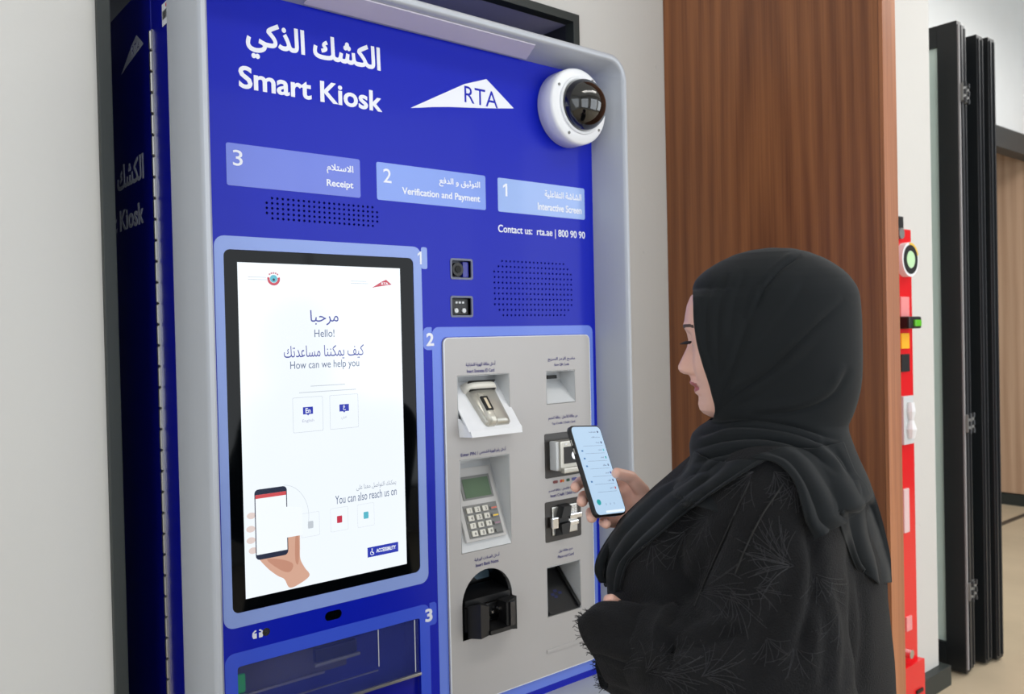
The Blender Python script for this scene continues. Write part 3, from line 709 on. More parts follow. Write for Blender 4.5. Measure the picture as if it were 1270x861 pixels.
# ---- silver service panel with its recesses
R_ID = [(.553, 1.318), (.722, 1.318), (.722, 1.454), (.553, 1.454)]
R_QR = [(.851, 1.362), (.960, 1.362), (.960, 1.453), (.851, 1.453)]
R_PIN = [(.555, 1.006), (.717, 1.006), (.717, 1.242), (.555, 1.242)]
R_OUT = [(.838, .782), (.965, .782), (.965, .918), (.838, .918)]
R_TAP = rrect(.840, .990, 1.160, 1.282, .005); R_INS = rrect(.836, .972, .985, 1.096, .005)
ARCH = [(.553, .787), (.716, .787), (.716, .872)]+[(.6345+.0815*math.cos(t), .872+.083*math.sin(t)) for t in np.linspace(0, math.pi, 18)][1:]
sp = obj('service_panel', fplate([rrect(.5135, 1.0195, .6235, 1.5505, .016), R_ID, R_QR, R_PIN, R_OUT, R_TAP, R_INS, ARCH], -.006, .014), PANEL, kio)
obj('panel_edge_highlight', fplate([rrect(.5135, 1.0195, .6235, 1.5505, .016), rrect(.5165, 1.0175, .6255, 1.5485, .014)], -.0068, .0008), mat('edge_highlight', (224, 226, 230), rough=.3, var=0), sp)  # highlight along the panel's edge, painted as a paler ring
def wedge(name, x0, x1, z0, z1, d, dz, m, parent, y0=-.0055):
    b = nb()
    A = [(y0, z1), (d, z1-.003), (d, z1-dz), (y0, z0)]
    L_ = [b.verts.new((x0, y, z)) for y, z in A]; R2 = [b.verts.new((x1, y, z)) for y, z in A]
    for i in range(3): b.faces.new((L_[i], L_[i+1], R2[i+1], R2[i]))
    b.faces.new(L_[::-1]); b.faces.new(R2)
    o = obj(name, b, m, parent)
    md = o.modifiers.new('thick', 'SOLIDIFY'); md.thickness = .0012; md.offset = 1
    return o
def on_slope(x, t, x0=None, z0=0, z1=1, d=.08, dz=.02, off=0.0, y0=-.0055):
    """point at fraction t up the slope"""
    P0 = Vector((0, y0, z0)); P1 = Vector((0, d, z1-dz)); D = P1-P0; n = Vector((0, -D.z, D.y)).normalized()
    return Vector((x, 0, 0))+P0+D*t+n*off
def slope_box(bm, x0, x1, t0, t1, h0, h1, S):
    A = [on_slope(x0, t0, off=h0, **S), on_slope(x1, t0, off=h0, **S), on_slope(x1, t1, off=h0, **S), on_slope(x0, t1, off=h0, **S)]
    B = [on_slope(x0, t0, off=h1, **S), on_slope(x1, t0, off=h1, **S), on_slope(x1, t1, off=h1, **S), on_slope(x0, t1, off=h1, **S)]
    return hexa(bm, A, B)
PALE = mat('recess_paint', (206, 208, 210), rough=.4, var=.03)
# identity card reader
wedge('card_reader_recess', .554, .721, 1.319, 1.453, .062, .018, PALE, kio)
S = dict(z0=1.319, z1=1.453, d=.062, dz=.018)
S = dict(z0=1.316, z1=1.452, d=.052, dz=.018, y0=-.046)
idr = obj('identity_card_reader', slope_box(nb(), .558, .727, .0, 1.0, -.004, .0, S), WHITEP, kio)
obj('tray_lip', hexa(nb(), [(.556, -.0065, 1.300), (.730, -.0065, 1.300), (.730, -.0065, 1.346), (.552, -.0065, 1.346)], [(.566, -.048, 1.301), (.728, -.048, 1.301), (.728, -.046, 1.317), (.562, -.046, 1.317)]), WHITEP, idr)
def sweep_body(secs, w, S, seg=16, e1=.5, e2=.6):
    b = nb(); rr = []
    for (t, hw, h, dx) in secs:
        rr.append([b.verts.new(on_slope(w+dx+hw*math.copysign(abs(math.cos(a))**e1, math.cos(a)), t, off=h*abs(math.sin(a))**e2-.001, **S)) for a in np.linspace(0, math.pi, seg)])
    for r0, r1 in zip(rr, rr[1:]):
        for k in range(seg-1): b.faces.new((r0[k], r0[k+1], r1[k+1], r1[k]))
    b.faces.new(rr[0][::-1]); b.faces.new(rr[-1]); return b
READ = mat('reader_nickel', (186, 183, 174), rough=.28, metal=.5, var=.1, vscale=30)
obj('reader_body', sweep_body([(.07, .036, .004, .004), (.09, .039, .014, .004), (.16, .041, .018, .003), (.5, .044, .019, .0), (.76, .046, .020, -.002), (.80, .045, .010, -.002)], .650, S), READ, idr, smooth=True)
obj('reader_head', sweep_body([(.74, .046, .012, -.002), (.76, .050, .028, -.002), (.82, .051, .031, -.002), (.90, .050, .026, -.002), (.93, .048, .008, -.002)], .650, S), mat('reader_head_pearl', (226, 222, 212), rough=.3, var=.04), idr, smooth=True)
obj('card_slot', slope_box(nb(), .606, .690, .85, .872, .018, .0305, S), BLACK, idr)
obj('reader_shadow_gap', slope_box(nb(), .606, .688, .725, .742, .012, .0215, S), BLACK, idr)
obj('finger_guide', sweep_body([(.06, .010, .004, 0), (.08, .014, .024, 0), (.25, .015, .026, 0), (.55, .0145, .025, 0), (.66, .011, .022, 0), (.69, .007, .010, 0)], .632, S, 12), mat('guide_pearl', (204, 200, 188), rough=.25, metal=.3, var=.03), idr, smooth=True)
obj('finger_sensor', slope_box(nb(), .6215, .6425, .28, .56, .020, .0272, S), BLACK, idr)
obj('sensor_glass', slope_box(nb(), .628, .636, .31, .52, .0272, .0277, S), mat('sensor_amber', (226, 212, 184), rough=.2, var=0), idr)
# code scanner recess
qr = wedge('scanner_recess', .852, .959, 1.363, 1.452, .055, .028, PALE, kio)
obj('scanner_eye', bx(.905, .938, .045, .0535, 1.428, 1.438, .001), BLACK, qr)
# pin pad
wedge('pin_pad_recess', .556, .716, 1.007, 1.241, .078, .022, PALE, kio)
S = dict(z0=1.007, z1=1.241, d=.078, dz=.022)
pp = obj('pin_pad', slope_box(nb(), .572, .702, .10, .93, .0005, .010, S), mat('pin_pad_grey', (190, 188, 186), rough=.4, var=.04), kio)
obj('pad_display_frame', slope_box(nb(), .592, .690, .56, .83, .010, .012, S), MIDG, pp)
obj('pad_display', slope_box(nb(), .600, .684, .58, .80, .012, .0128, S), mat('lcd_green', (84, 108, 84), rough=.12, coat=.8, var=.12, vscale=20), pp)
obj('key_plate', slope_box(nb(), .584, .692, .13, .50, .010, .0115, S), MIDG, pp)
KEYM = mat('key_steel', (206, 202, 192), rough=.3, metal=.35, var=.06)
for r in range(4):
    for c in range(4):
        xa = .5905+c*.0255; ta = .41-r*.087
        m_ = KEYM if c < 3 else MIDG
        k_ = obj('key', slope_box(nb(), xa, xa+(.017 if c < 3 else .021), ta, ta+(.060 if c < 3 else .038), .0115, .0165, S), m_, pp)
        if c == 3 and r < 3:
            obj('key_stripe', slope_box(nb(), xa+.002, xa+.019, ta+.010, ta+.026, .0165, .017, S), (mat('key_red', (214, 104, 84), rough=.4, var=.05), mat('key_yellow', (236, 196, 50), rough=.4, var=.05), mat('key_mauve', (160, 120, 140), rough=.4, var=.05))[r], pp)
        if c < 3:
            P = on_slope(xa+.010, ta+.028, off=.0168, **S)
            dn = '123456789*0#'[r*3+c]
            nrm = (on_slope(0, 0, off=1, **S)-on_slope(0, 0, off=0, **S)).normalized(); upv = (on_slope(0, 1, **S)-on_slope(0, 0, **S)).normalized()
            lettering('key_digit', dn, (-.0028, .0028, -.0042, .0042) if dn != '1' else (-.001, .001, -.0042, .0042), mat('digit_grey', (92, 90, 88), var=0), pp, O=P, U=(1,0,0), V_=upv, N=nrm, bold=.02, depth=0)
# bank-note acceptor: arch opening and black bezel sticking out
av = nb()
plate(av, [ARCH], (0, .075, 0), (1,0,0), (0,0,1), (0,-1,0), 0)
n = len(ARCH)
for i in range(n):
    (xa, za), (xb, zb) = ARCH[i], ARCH[(i+1) % n]
    v = [av.verts.new(q) for q in ((xa, -.005, za), (xb, -.005, zb), (xb, .075, zb), (xa, .075, za))]; av.faces.new(v)
arch = obj('note_slot_recess', av, mat('arch_black', (12, 12, 14), rough=.35, coat=.4, var=.1), kio)
na = obj('note_acceptor', bx(.560, .712, -.008, .055, .806, .866, .004), BLACK, kio)
obj('note_guide', hexa(nb(), [(.566, -.010, .792), (.618, -.010, .792), (.618, -.010, .872), (.566, -.010, .872)], [(.574, -.055, .800), (.604, -.050, .802), (.604, -.050, .874), (.574, -.055, .886)]), BLACK, na)
obj('note_guide', hexa(nb(), [(.662, -.010, .792), (.714, -.010, .792), (.714, -.010, .872), (.662, -.010, .872)], [(.660, -.050, .803), (.690, -.055, .799), (.690, -.055, .884), (.660, -.050, .872)]), BLACK, na)
obj('guide_pane', bx(.668, .684, -.0565, -.0545, .812, .872, .001), mat('guide_smoke', (44, 44, 48), rough=.2, var=0), na)
obj('note_bed', hexa(nb(), [(.604, -.012, .800), (.668, -.012, .800), (.668, -.012, .820), (.604, -.012, .820)], [(.604, -.055, .802), (.668, -.055, .802), (.668, -.055, .812), (.604, -.055, .812)]), BLACK, na)
obj('note_throat', bx(.604, .668, -.016, -.010, .826, .836), BLACKG, na)
for xx, zz_ in ((.612, .815), (.660, .850), (.640, .845)):
    obj('sensor', disc(xx, zz_, .004, -.020, -.012, 10), CHROME, na)
obj('upper_guide', hexa(nb(), [(.565, .06, .880), (.700, .06, .880), (.700, .06, .900), (.565, .06, .900)], [(.565, -.002, .868), (.712, -.002, .868), (.712, -.002, .884), (.565, -.002, .884)]), BLACK, na)
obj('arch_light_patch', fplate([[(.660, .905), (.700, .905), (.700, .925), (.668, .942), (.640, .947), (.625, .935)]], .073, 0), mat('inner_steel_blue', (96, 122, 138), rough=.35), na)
# contactless card reader in its dark surround
DSUR = mat('reader_surround', (42, 37, 34), rough=.4, coat=.15, var=.08)
tp = obj('tap_reader', fplate([rrect(.841, .989, 1.161, 1.281, .005)], -.0062, .004), DSUR, kio)
obj('reader_block', bx(.868, .968, -.040, -.0062, 1.180, 1.262, .004), READ, tp)
obj('reader_wing', bx(.857, .870, -.034, -.0062, 1.182, 1.262, .005), GREYP, tp)
obj('reader_wing', bx(.966, .978, -.034, -.0062, 1.182, 1.262, .005), GREYP, tp)
obj('reader_face', bx(.880, .960, -.0415, -.0398, 1.200, 1.246, .001), BLACK, tp)
obj('reader_target', disc(.918, 1.222, .012, -.0435, -.0413, 20), CHROME, tp)
for k in range(4): obj('indicator', bx(.884+k*.018, .892+k*.018, -.0412, -.0398, 1.251, 1.255), WHITEP, tp)
obj('card_ledge', bx(.870, .970, -.052, -.038, 1.176, 1.190, .003), READ, tp)
# dip card reader
ins = obj('insert_reader', fplate([rrect(.8365, .9715, .9855, 1.0955, .005)], -.0062, .004), DSUR, kio)
obj('steel_plate', bx(.860, .955, -.010, -.0062, 1.002, 1.080, .003), STEEL, ins)
obj('dip_jaw', hexa(nb(), [(.868, -.010, 1.000), (.906, -.010, 1.002), (.914, -.010, 1.038), (.872, -.010, 1.036)], [(.878, -.030, 1.006), (.904, -.030, 1.006), (.910, -.030, 1.036), (.876, -.030, 1.034)]), BLACK, ins)
obj('dip_jaw', hexa(nb(), [(.874, -.010, 1.050), (.914, -.010, 1.050), (.920, -.010, 1.084), (.884, -.010, 1.084)], [(.876, -.030, 1.052), (.910, -.030, 1.052), (.914, -.030, 1.080), (.886, -.030, 1.080)]), BLACK, ins)
obj('card_throat', bx(.848, .872, -.024, -.010, 1.024, 1.054, .003), CHROME, ins)
obj('jaw_hub', bx(.876, .912, -.020, -.010, 1.037, 1.049), BLACK, ins)
obj('side_roller', bx(.914, .962, -.024, -.010, 1.042, 1.056, .003), CHROME, ins)
obj('side_roller', bx(.914, .950, -.022, -.010, 1.024, 1.036, .003), CHROME, ins)
for k in range(2):
    for j in range(3): obj('indicator', bx(.934+k*.010, .939+k*.010, -.0115, -.0098, 1.055+j*.008, 1.059+j*.008), WHITEP, ins)
# travel card cradle
oc = wedge('travel_card_recess', .839, .964, .783, .917, .095, .030, PALE, kio)
S = dict(z0=.783, z1=.917, d=.095, dz=.030)
cr_ = obj('travel_card_cradle', slope_box(nb(), .840, .960, .0, 1.0, .0006, .004, S), BLACK, kio)
obj('cradle_rail', slope_box(nb(), .842, .850, .02, .98, .004, .012, S), BLACK, cr_); obj('cradle_rail', slope_box(nb(), .950, .959, .02, .98, .004, .012, S), BLACK, cr_)
for k, (xa, ta) in enumerate(((.885, .36), (.899, .42), (.912, .36), (.892, .30))):
    obj('cradle_mark', slope_box(nb(), xa, xa+.012, ta, ta+.05, .0042, .0046, S), glow('cradle_blue', (40, 60, 170), .15), cr_)
obj('coin_return_slot', bx(.832, .966, -.0085, -.0058, .6845, .6945, .001), PANEL, kio)
# small print
pl = -.0068
def small(nm, s, b4, ar): lettering(nm, s, b4, PURPLE, kio, y=pl, ar=ar, bold=.012, depth=0)
small('label_identity_arabic', 'أدخل بطاقة الهوية الاماراتية', (.581, .676, 1.4745, 1.4885), True)
small('label_identity', 'Insert Emirates ID Card', (.584, .672, 1.460, 1.469), False)
small('label_scan_arabic', 'ماسح الرمز السريع', (.859, .961, 1.4785, 1.490), True)
small('label_scan', 'Scan QR Code', (.882, .938, 1.465, 1.473), False)
small('label_pin', 'Enter PIN / ', (.559, .613, 1.2505, 1.259), False)
small('label_pin_arabic', 'أدخل رقم الهوية الشخصي', (.617, .704, 1.2485, 1.263), True)
small('label_tap_arabic', 'مرر بطاقة الائتمان / بطاقة الخصم', (.856, .966, 1.3165, 1.3295), True)
small('label_tap', 'Tap Credit / Debit Card', (.868, .956, 1.3035, 1.3115), False)
small('label_insert_arabic', 'أدخل بطاقة الائتمان / بطاقة الخصم', (.852, .968, 1.1195, 1.1305), True)
small('label_insert', 'Insert Credit / Debit Card', (.858, .962, 1.107, 1.1155), False)
small('label_notes_arabic', 'أدخل العملات الورقية', (.594, .675, .979, .991), True)
small('label_notes', 'Insert Bank Notes', (.598, .672, .9655, .974), False)
small('label_travel_arabic', 'ضع بطاقة نول', (.884, .936, .9485, .959), True)
small('label_travel', 'Place nol Card', (.880, .940, .9355, .9435), False)
for xa, xb, c in ((.868, .886, (120, 60, 60)), (.894, .902, (200, 60, 30)), (.9025, .910, (214, 130, 40)), (.918, .931, (40, 80, 60)), (.938, .958, (90, 90, 150))):
    obj('payment_mark', fplate([rrect(xa, xb, 1.1435, 1.1515, .003)], pl, 0), mat('mark_%d_%d' % (c[0], c[1]), c, rough=.6, var=0), kio)
# ================================================================== THE WOMAN
def cp(px, py, z):
    """a point in metres, from its direction and its distance in depth"""
    return np.array(CLOC + float(z)*(CF + CR*float((px-635)/CAMF) - CU*float((py-430.5)/CAMF)))
def cpl(L_): return [cp(*q) for q in L_]
UP = np.array((0, 0, 1.0)); R0 = np.array(_r); F0 = np.array((math.sin(YAW), math.cos(YAW), 0.0))
def facing(a):
    a = math.radians(a); f = -math.cos(a)*R0+math.sin(a)*F0; l = -math.sin(a)*R0-math.cos(a)*F0
    return f, l
def me_from(name, V, Fc, m, parent, smooth=True, base=None):
    base = np.array(wloc(parent)) if parent is not None else base
    me = bpy.data.meshes.new(name); me.from_pydata((np.asarray(V)-base).tolist(), [], [tuple(int(i) for i in f) for f in Fc]); me.update()
    if smooth: me.polygons.foreach_set('use_smooth', [True]*len(me.polygons))
    return link(name, me, m, parent)
def surfnet(fn, lo, hi, h):
    lo = np.array(lo); hi = np.array(hi); n = np.ceil((hi-lo)/h).astype(int)+1
    ax = [lo[i]+h*np.arange(n[i]) for i in range(3)]
    D = np.empty(n, np.float32)
    Y_, Z_ = np.meshgrid(ax[1], ax[2], indexing='ij')
    for i0 in range(0, n[0], 16):
        X_ = ax[0][i0:i0+16]
        P = np.stack(np.broadcast_arrays(X_[:,None,None], Y_[None], Z_[None]), -1)
        D[i0:i0+16] = fn(P.reshape(-1, 3)).reshape(P.shape[:3])
    S_ = D < 0
    c = np.zeros(tuple(n-1), int)
    for dx in (0,1):
        for dy_ in (0,1):
            for dz in (0,1): c += S_[dx:n[0]-1+dx, dy_:n[1]-1+dy_, dz:n[2]-1+dz]
    act = (c > 0) & (c < 8)
    idx = -np.ones(act.shape, int); cells = np.argwhere(act); idx[act] = np.arange(len(cells))
    acc = np.zeros((len(cells), 3)); cnt = np.zeros(len(cells))
    cor = np.array([(a, b, c_) for a in (0,1) for b in (0,1) for c_ in (0,1)])
    for i in range(8):
        for j in range(i+1, 8):
            if np.abs(cor[i]-cor[j]).sum() != 1: continue
            a = cells+cor[i]; b = cells+cor[j]
            da = D[a[:,0], a[:,1], a[:,2]]; db = D[b[:,0], b[:,1], b[:,2]]
            mk = (da < 0) != (db < 0); t = np.where(mk, da/np.where(mk, da-db, 1), 0)
            acc += np.where(mk[:,None], a+(b-a)*t[:,None], 0); cnt += mk
    V = lo+h*acc/cnt[:,None]
    Fs = []
    for axis in range(3):
        o1, o2 = [(1,2),(2,0),(0,1)][axis]
        sl0 = [slice(1, n[k]-1) for k in range(3)]; sl1 = list(sl0)
        sl0[axis] = slice(0, n[axis]-1); sl1[axis] = slice(1, n[axis])
        a = S_[tuple(sl0)]; b = S_[tuple(sl1)]
        e_ = np.argwhere(a != b); base = e_.copy(); base[:, o1] += 1; base[:, o2] += 1
        inside = a[tuple(e_.T)]
        def cid(d1, d2):
            q = base.copy(); q[:, o1] -= d1; q[:, o2] -= d2; return idx[q[:,0], q[:,1], q[:,2]]
        quad = np.stack([cid(1,1), cid(0,1), cid(0,0), cid(1,0)], 1)
        quad[~inside] = quad[~inside][:, ::-1]
        Fs.append(quad)
    Fs = np.concatenate(Fs); Fs = Fs[(Fs >= 0).all(1)]
    return V, Fs
def sd_cap(P, a, b, ra, rb):
    a = np.asarray(a); b = np.asarray(b); ab = b-a; t = np.clip(((P-a)@ab)/(ab@ab), 0, 1)
    return np.linalg.norm(P-a-t[:,None]*ab, axis=1)-(ra+(rb-ra)*t)
def sd_ell(P, c, axes, r):
    q = (P-np.asarray(c))@np.array(axes).T
    k0 = np.linalg.norm(q/np.array(r), axis=1); k1 = np.linalg.norm(q/np.array(r)**2, axis=1)
    return k0*(k0-1)/np.maximum(k1, 1e-9)
def smin(a, b, k):
    h = np.maximum(k-np.abs(a-b), 0)/k
    return np.minimum(a, b)-h*h*k*.25
def chain(P, pts, rads, k=None):
    d = None
    for i in range(len(pts)-1):
        e_ = sd_cap(P, pts[i], pts[i+1], rads[i], rads[i+1]); d = e_ if d is None else np.minimum(d, e_)
    return d
def vnormals(V, Fc):
    V = np.asarray(V); Fc = np.asarray(Fc)
    n = np.cross(V[Fc[:,2]]-V[Fc[:,0]], V[Fc[:,3]]-V[Fc[:,1]]); N_ = np.zeros_like(V)
    for k in range(4): np.add.at(N_, Fc[:,k], n)
    return N_/np.maximum(np.linalg.norm(N_, axis=1), 1e-12)[:,None]
def smooth_line(pts, n=24):
    pts = [np.asarray(p, float) for p in pts]; P = [2*pts[0]-pts[1]]+pts+[2*pts[-1]-pts[-2]]; out = []
    m_ = len(pts)-1
    for i in range(m_):
        p0, p1, p2, p3 = P[i:i+4]
        for t in np.linspace(0, 1, max(2, n//m_), endpoint=(i == m_-1)):
            out.append(.5*((2*p1)+(-p0+p2)*t+(2*p0-5*p1+4*p2-p3)*t*t+(-p0+3*p1-3*p2+p3)*t**3))
    return np.array(out)
def dist_line(V, L_):
    d = np.full(len(V), 9.0); tt = np.zeros(len(V))
    for i in range(len(L_)-1):
        a, b = L_[i], L_[i+1]; ab = b-a; t = np.clip(((V-a)@ab)/max(ab@ab, 1e-12), 0, 1)
        e_ = np.linalg.norm(V-a-t[:,None]*ab, axis=1); mk = e_ < d; d[mk] = e_[mk]; tt[mk] = (i+t[mk])/(len(L_)-1)
    return d, tt
def project_dirs(V):
    """camera-space (px,py) of points, used to lay fold lines on the near side of the cloth"""
    d = V-np.array(CLOC); z = d@np.array(CF)
    return np.stack([635+CAMF*(d@np.array(CR))/z, 430.5-CAMF*(d@np.array(CU))/z], 1), z
def folds(V, N_, lines, near=None):
    """press fold lines into a surface: each (pts[(px,py)..], depth_m, width_px, ridge)"""
    xy, z = project_dirs(V); disp = np.zeros(len(V))
    for pts, dep, wd, rid in lines:
        L_ = smooth_line(pts, 24); d = np.full(len(V), 1e9); sg = np.zeros(len(V)); tt = np.zeros(len(V))
        for i in range(len(L_)-1):
            a, b = L_[i], L_[i+1]; ab = b-a; t = np.clip(((xy-a)@ab)/max(ab@ab, 1e-9), 0, 1); r = xy-a-t[:,None]*ab
            e_ = np.hypot(r[:,0], r[:,1]); mk = e_ < d
            d[mk] = e_[mk]; sg[mk] = np.sign(ab[0]*r[mk,1]-ab[1]*r[mk,0]); tt[mk] = (i+t[mk])/(len(L_)-1)
        fade = np.clip(np.minimum(tt, 1-tt)*6, 0, 1)**.7
        s_ = d*sg
        disp += fade*(-dep*np.exp(-(d/wd)**2) + rid*np.exp(-((s_-wd*1.4)/(wd*1.5))**2))
    fac = 1.0 if near is None else near
    return V+N_*(disp*fac)[:,None]

person = bpy.data.objects.new('woman', None); COL.objects.link(person)
_c = cp(945, 600, 1.30); person.location = (_c[0], _c[1], 0.0)
tag(person, 'woman in black headscarf and embroidered black abaya, seen from her side, holding up a phone', 'person')
PX, PY = _c[0], _c[1]
BF, BL = facing(15)

SKIN = mat('skin', (230, 182, 164), rough=.48, var=.06, vscale=30, bump=.03, bscale=400)
SKIN.node_tree.nodes['Principled BSDF'].inputs['Subsurface Weight'].default_value = .12
SKIN.node_tree.nodes['Principled BSDF'].inputs['Subsurface Radius'].default_value = (.012, .005, .003)
LIPM = mat('lips', (176, 92, 88), rough=.35, var=.05); BROW = mat('eyebrow', (70, 52, 46), rough=.7, var=.1)
def cloth(name, col, bsc, bst, var=.25, vs=3, rough=.85, sheen=.25):
    M = mat(name, col, rough=rough, var=var, vscale=vs, bump=bst, bscale=bsc, spec=.25, sheen=sheen); return M
SCARF = cloth('black_chiffon', (15, 19, 22), 1400, .10, sheen=.06)
ABAYA = cloth('black_abaya_crepe', (12, 12, 15), 500, .5, sheen=.04)

# ---------------- head and face
HF, HL = facing(17)
HZ = 1.22; HS = CAMF/HZ
H0 = cp(945, 430, HZ)
def hy(px): return (945-px)/HS       # forward from head centre
def hz(py): return (430-py)/HS
prof = [(859.7,365),(854.8,376.7),(852.4,388.6),(850.8,399.4),(851.4,404),(853.8,412.3),(855.2,420),(853.6,429),(849.2,438),(844.9,446.8),(842.1,452.8),(842.0,456.7),(844.5,460.7),(849.5,463.6),(854.8,464.2),(856.6,467),(857.8,470.5),(856.0,473.5),(857.4,476.4),(861.5,478.6),(862.6,480.6),(861.4,483.4),(862.6,487.3),(866.8,490.6),(867.0,495.2),(866.2,501.2),(868.0,508.1),(872.5,513),(880,517),(895,520)]
pz = np.array([hz(b) for a, b in prof])[::-1]; pf = np.array([hy(a) for a, b in prof])[::-1]
base = [(900,521),(882,516),(873,508),(871,500),(870,490),(868,478),(866,468),(864,455),(862,440),(859,425),(856,412),(853,402),(853,390),(855,377),(860,365),(874,352),(888,340),(905,330),(932,322)]
bz = np.array([hz(b) for a, b in base]); bf = np.array([hy(a) for a, b in base])
wid = [(521,.030),(512,.042),(500,.050),(485,.057),(465,.063),(445,.067),(420,.069),(395,.070),(372,.066),(358,.054),(345,.040),(335,.028),(322,.012)]
wz = np.array([hz(a) for a, b in wid]); wv = np.array([b for a, b in wid])
bck = [(521,-.01),(505,.005),(480,.055),(450,.080),(420,.092),(390,.094),(365,.088),(345,.072),(330,.045),(320,.01)]
kz = np.array([hz(a) for a, b in bck]); kv = np.array([b for a, b in bck])
NR, NT = 210, 121
zs = np.linspace(hz(520.5), hz(321), NR)
V = []; 
th = np.concatenate([np.linspace(-1, 1, NT)])
for z in zs:
    Fb = np.interp(z, bz, bf); w = np.interp(z, wz, wv); B_ = np.interp(z, kz, kv); Fp = np.interp(z, pz, pf) if z < hz(365) else Fb
    c0 = Fb-.055 if Fb-.055 > -B_ else -B_+.005
    for s in th:
        a = s*math.pi; ca, sa = math.cos(a), math.sin(a)
        x = w*math.copysign(abs(sa)**.86, sa)
        if ca >= 0: y = c0+(Fb-c0)*ca**.74
        else: y = c0+(c0+B_)*(-(-ca)**.9)
        if ca > 0:
            dn = Fp-Fb; py = 430-z*HS
            # how wide the feature in this row is
            nw = np.interp(py, [400, 412, 425, 440, 452, 460, 466, 472, 480, 488, 497, 508], [.030, .008, .0075, .009, .0135, .0155, .012, .022, .024, .021, .018, .020])
            g = math.exp(-(abs(x)/nw)**2.6)
            y += dn*g
            # sockets, cheeks, nostril wings, mouth corners
            ez = hz(421)
            y -= .0105*math.exp(-((abs(x)-.027)/.013)**2-((z-ez)/.0105)**2)
            y += .0085*math.exp(-((abs(x)-.031)/.0100)**2-((z-ez+.0005)/.0075)**2)
            y += .004*math.exp(-((abs(x)-.030)/.020)**2-((z-hz(404))/.006)**2)
            y += .004*math.exp(-((abs(x)-.038)/.018)**2-((z-hz(452))/.018)**2)
            y += .0035*math.exp(-((abs(x)-.0135)/.004)**2-((z-hz(458))/.0055)**2)
            y -= .003*math.exp(-((abs(x)-.007)/.003)**2-((z-hz(464.5))/.002)**2)
            y -= .0032*math.exp(-((abs(x)-.019)/.006)**2-((z-hz(479))/.004)**2)
        V.append(H0+HF*y+HL*x+UP*z)
V = np.array(V)
Fc = []
for i in range(NR-1):
    for j in range(NT-1):
        a = i*NT+j; Fc.append((a, a+1, a+NT+1, a+NT))
V = np.concatenate([V, [H0+HF*(-.02)+UP*(zs[-1]+.006)], [H0+HF*0.0+UP*(zs[0]-.003)]])
head_V, head_F = V, list(Fc)
for j in range(NT-1):
    head_F.append((len(V)-2, (NR-1)*NT+j, (NR-1)*NT+j+1)); head_F.append((len(V)-1, j+1, j))
# ---------------- right hand closed round the phone
idx_f = cpl([(776,598,1.388),(744,595,1.388),(720,598,1.352),(714,604,1.318)])
mid_f = cpl([(778,614,1.378),(746,614,1.384),(724,616,1.345),(722,622,1.305)])
rng_f = cpl([(778,630,1.366),(752,634,1.372),(733,636,1.335),(734,642,1.296)])
pnk_f = cpl([(780,644,1.350),(764,648,1.352),(749,648,1.325),(752,650,1.298)])
thm_f = cpl([(800,640,1.372),(796,609,1.360),(782,592,1.345),(765,587,1.327)])
wr = cp(806,648,1.378); fa = cp(842,690,1.42)
def sd_rhand(P):
    palm = smin(sd_cap(P, idx_f[0], wr, .013, .021), sd_cap(P, mid_f[0], wr, .013, .021), .012)
    palm = smin(palm, sd_cap(P, rng_f[0], wr, .013, .020), .012); palm = smin(palm, sd_cap(P, pnk_f[0], wr, .012, .020), .012)
    palm = smin(palm, sd_cap(P, wr, fa, .024, .030), .015)
    palm = smin(palm, chain(P, thm_f, [.018, .0125, .0100, .0085]), .010)
    for f, rr in ((idx_f, [.0115,.0098,.0090,.0083]), (mid_f, [.0115,.0100,.0092,.0085]), (rng_f, [.0112,.0096,.0088,.0082]), (pnk_f, [.0105,.0088,.0080,.0074])):
        palm = smin(palm, chain(P, f, rr), .0045)
    return palm
allp = np.array(idx_f+mid_f+rng_f+pnk_f+thm_f+[wr, fa])
hV, hF = surfnet(sd_rhand, allp.min(0)-.035, allp.max(0)+.035, .0017)
# ---------------- left hand, mostly inside the sleeve by her waist
lw = cp(790,775,1.17)
lf = [[q-UP*.012-BF*.012 for q in f_] for f_ in [cpl([(772,762-6*k+4,1.165+.018*k),(756,752-5*k+4,1.165+.018*k),(747,742-4*k+6,1.17+.016*k),(744,733-2*k+6,1.178+.015*k)]) for k in range(4)]]
lt = cpl([(788,772,1.20),(775,760,1.21),(764,750,1.20),(758,744,1.19)])
def sd_lhand(P):
    d = sd_cap(P, lw, cp(860,800,1.12), .022, .030)
    for f in lf:
        d = smin(d, sd_cap(P, f[0], lw, .011, .019), .010)
    d = smin(d, chain(P, lt, [.014, .011, .0095, .008]), .008)
    for f in lf: d = smin(d, chain(P, f, [.010, .009, .0082, .0075]), .004)
    return d
allq = np.array([q for f in lf for q in f]+lt+[lw, cp(860,800,1.12)])
lV, lF = surfnet(sd_lhand, allq.min(0)-.035, allq.max(0)+.035, .0022)
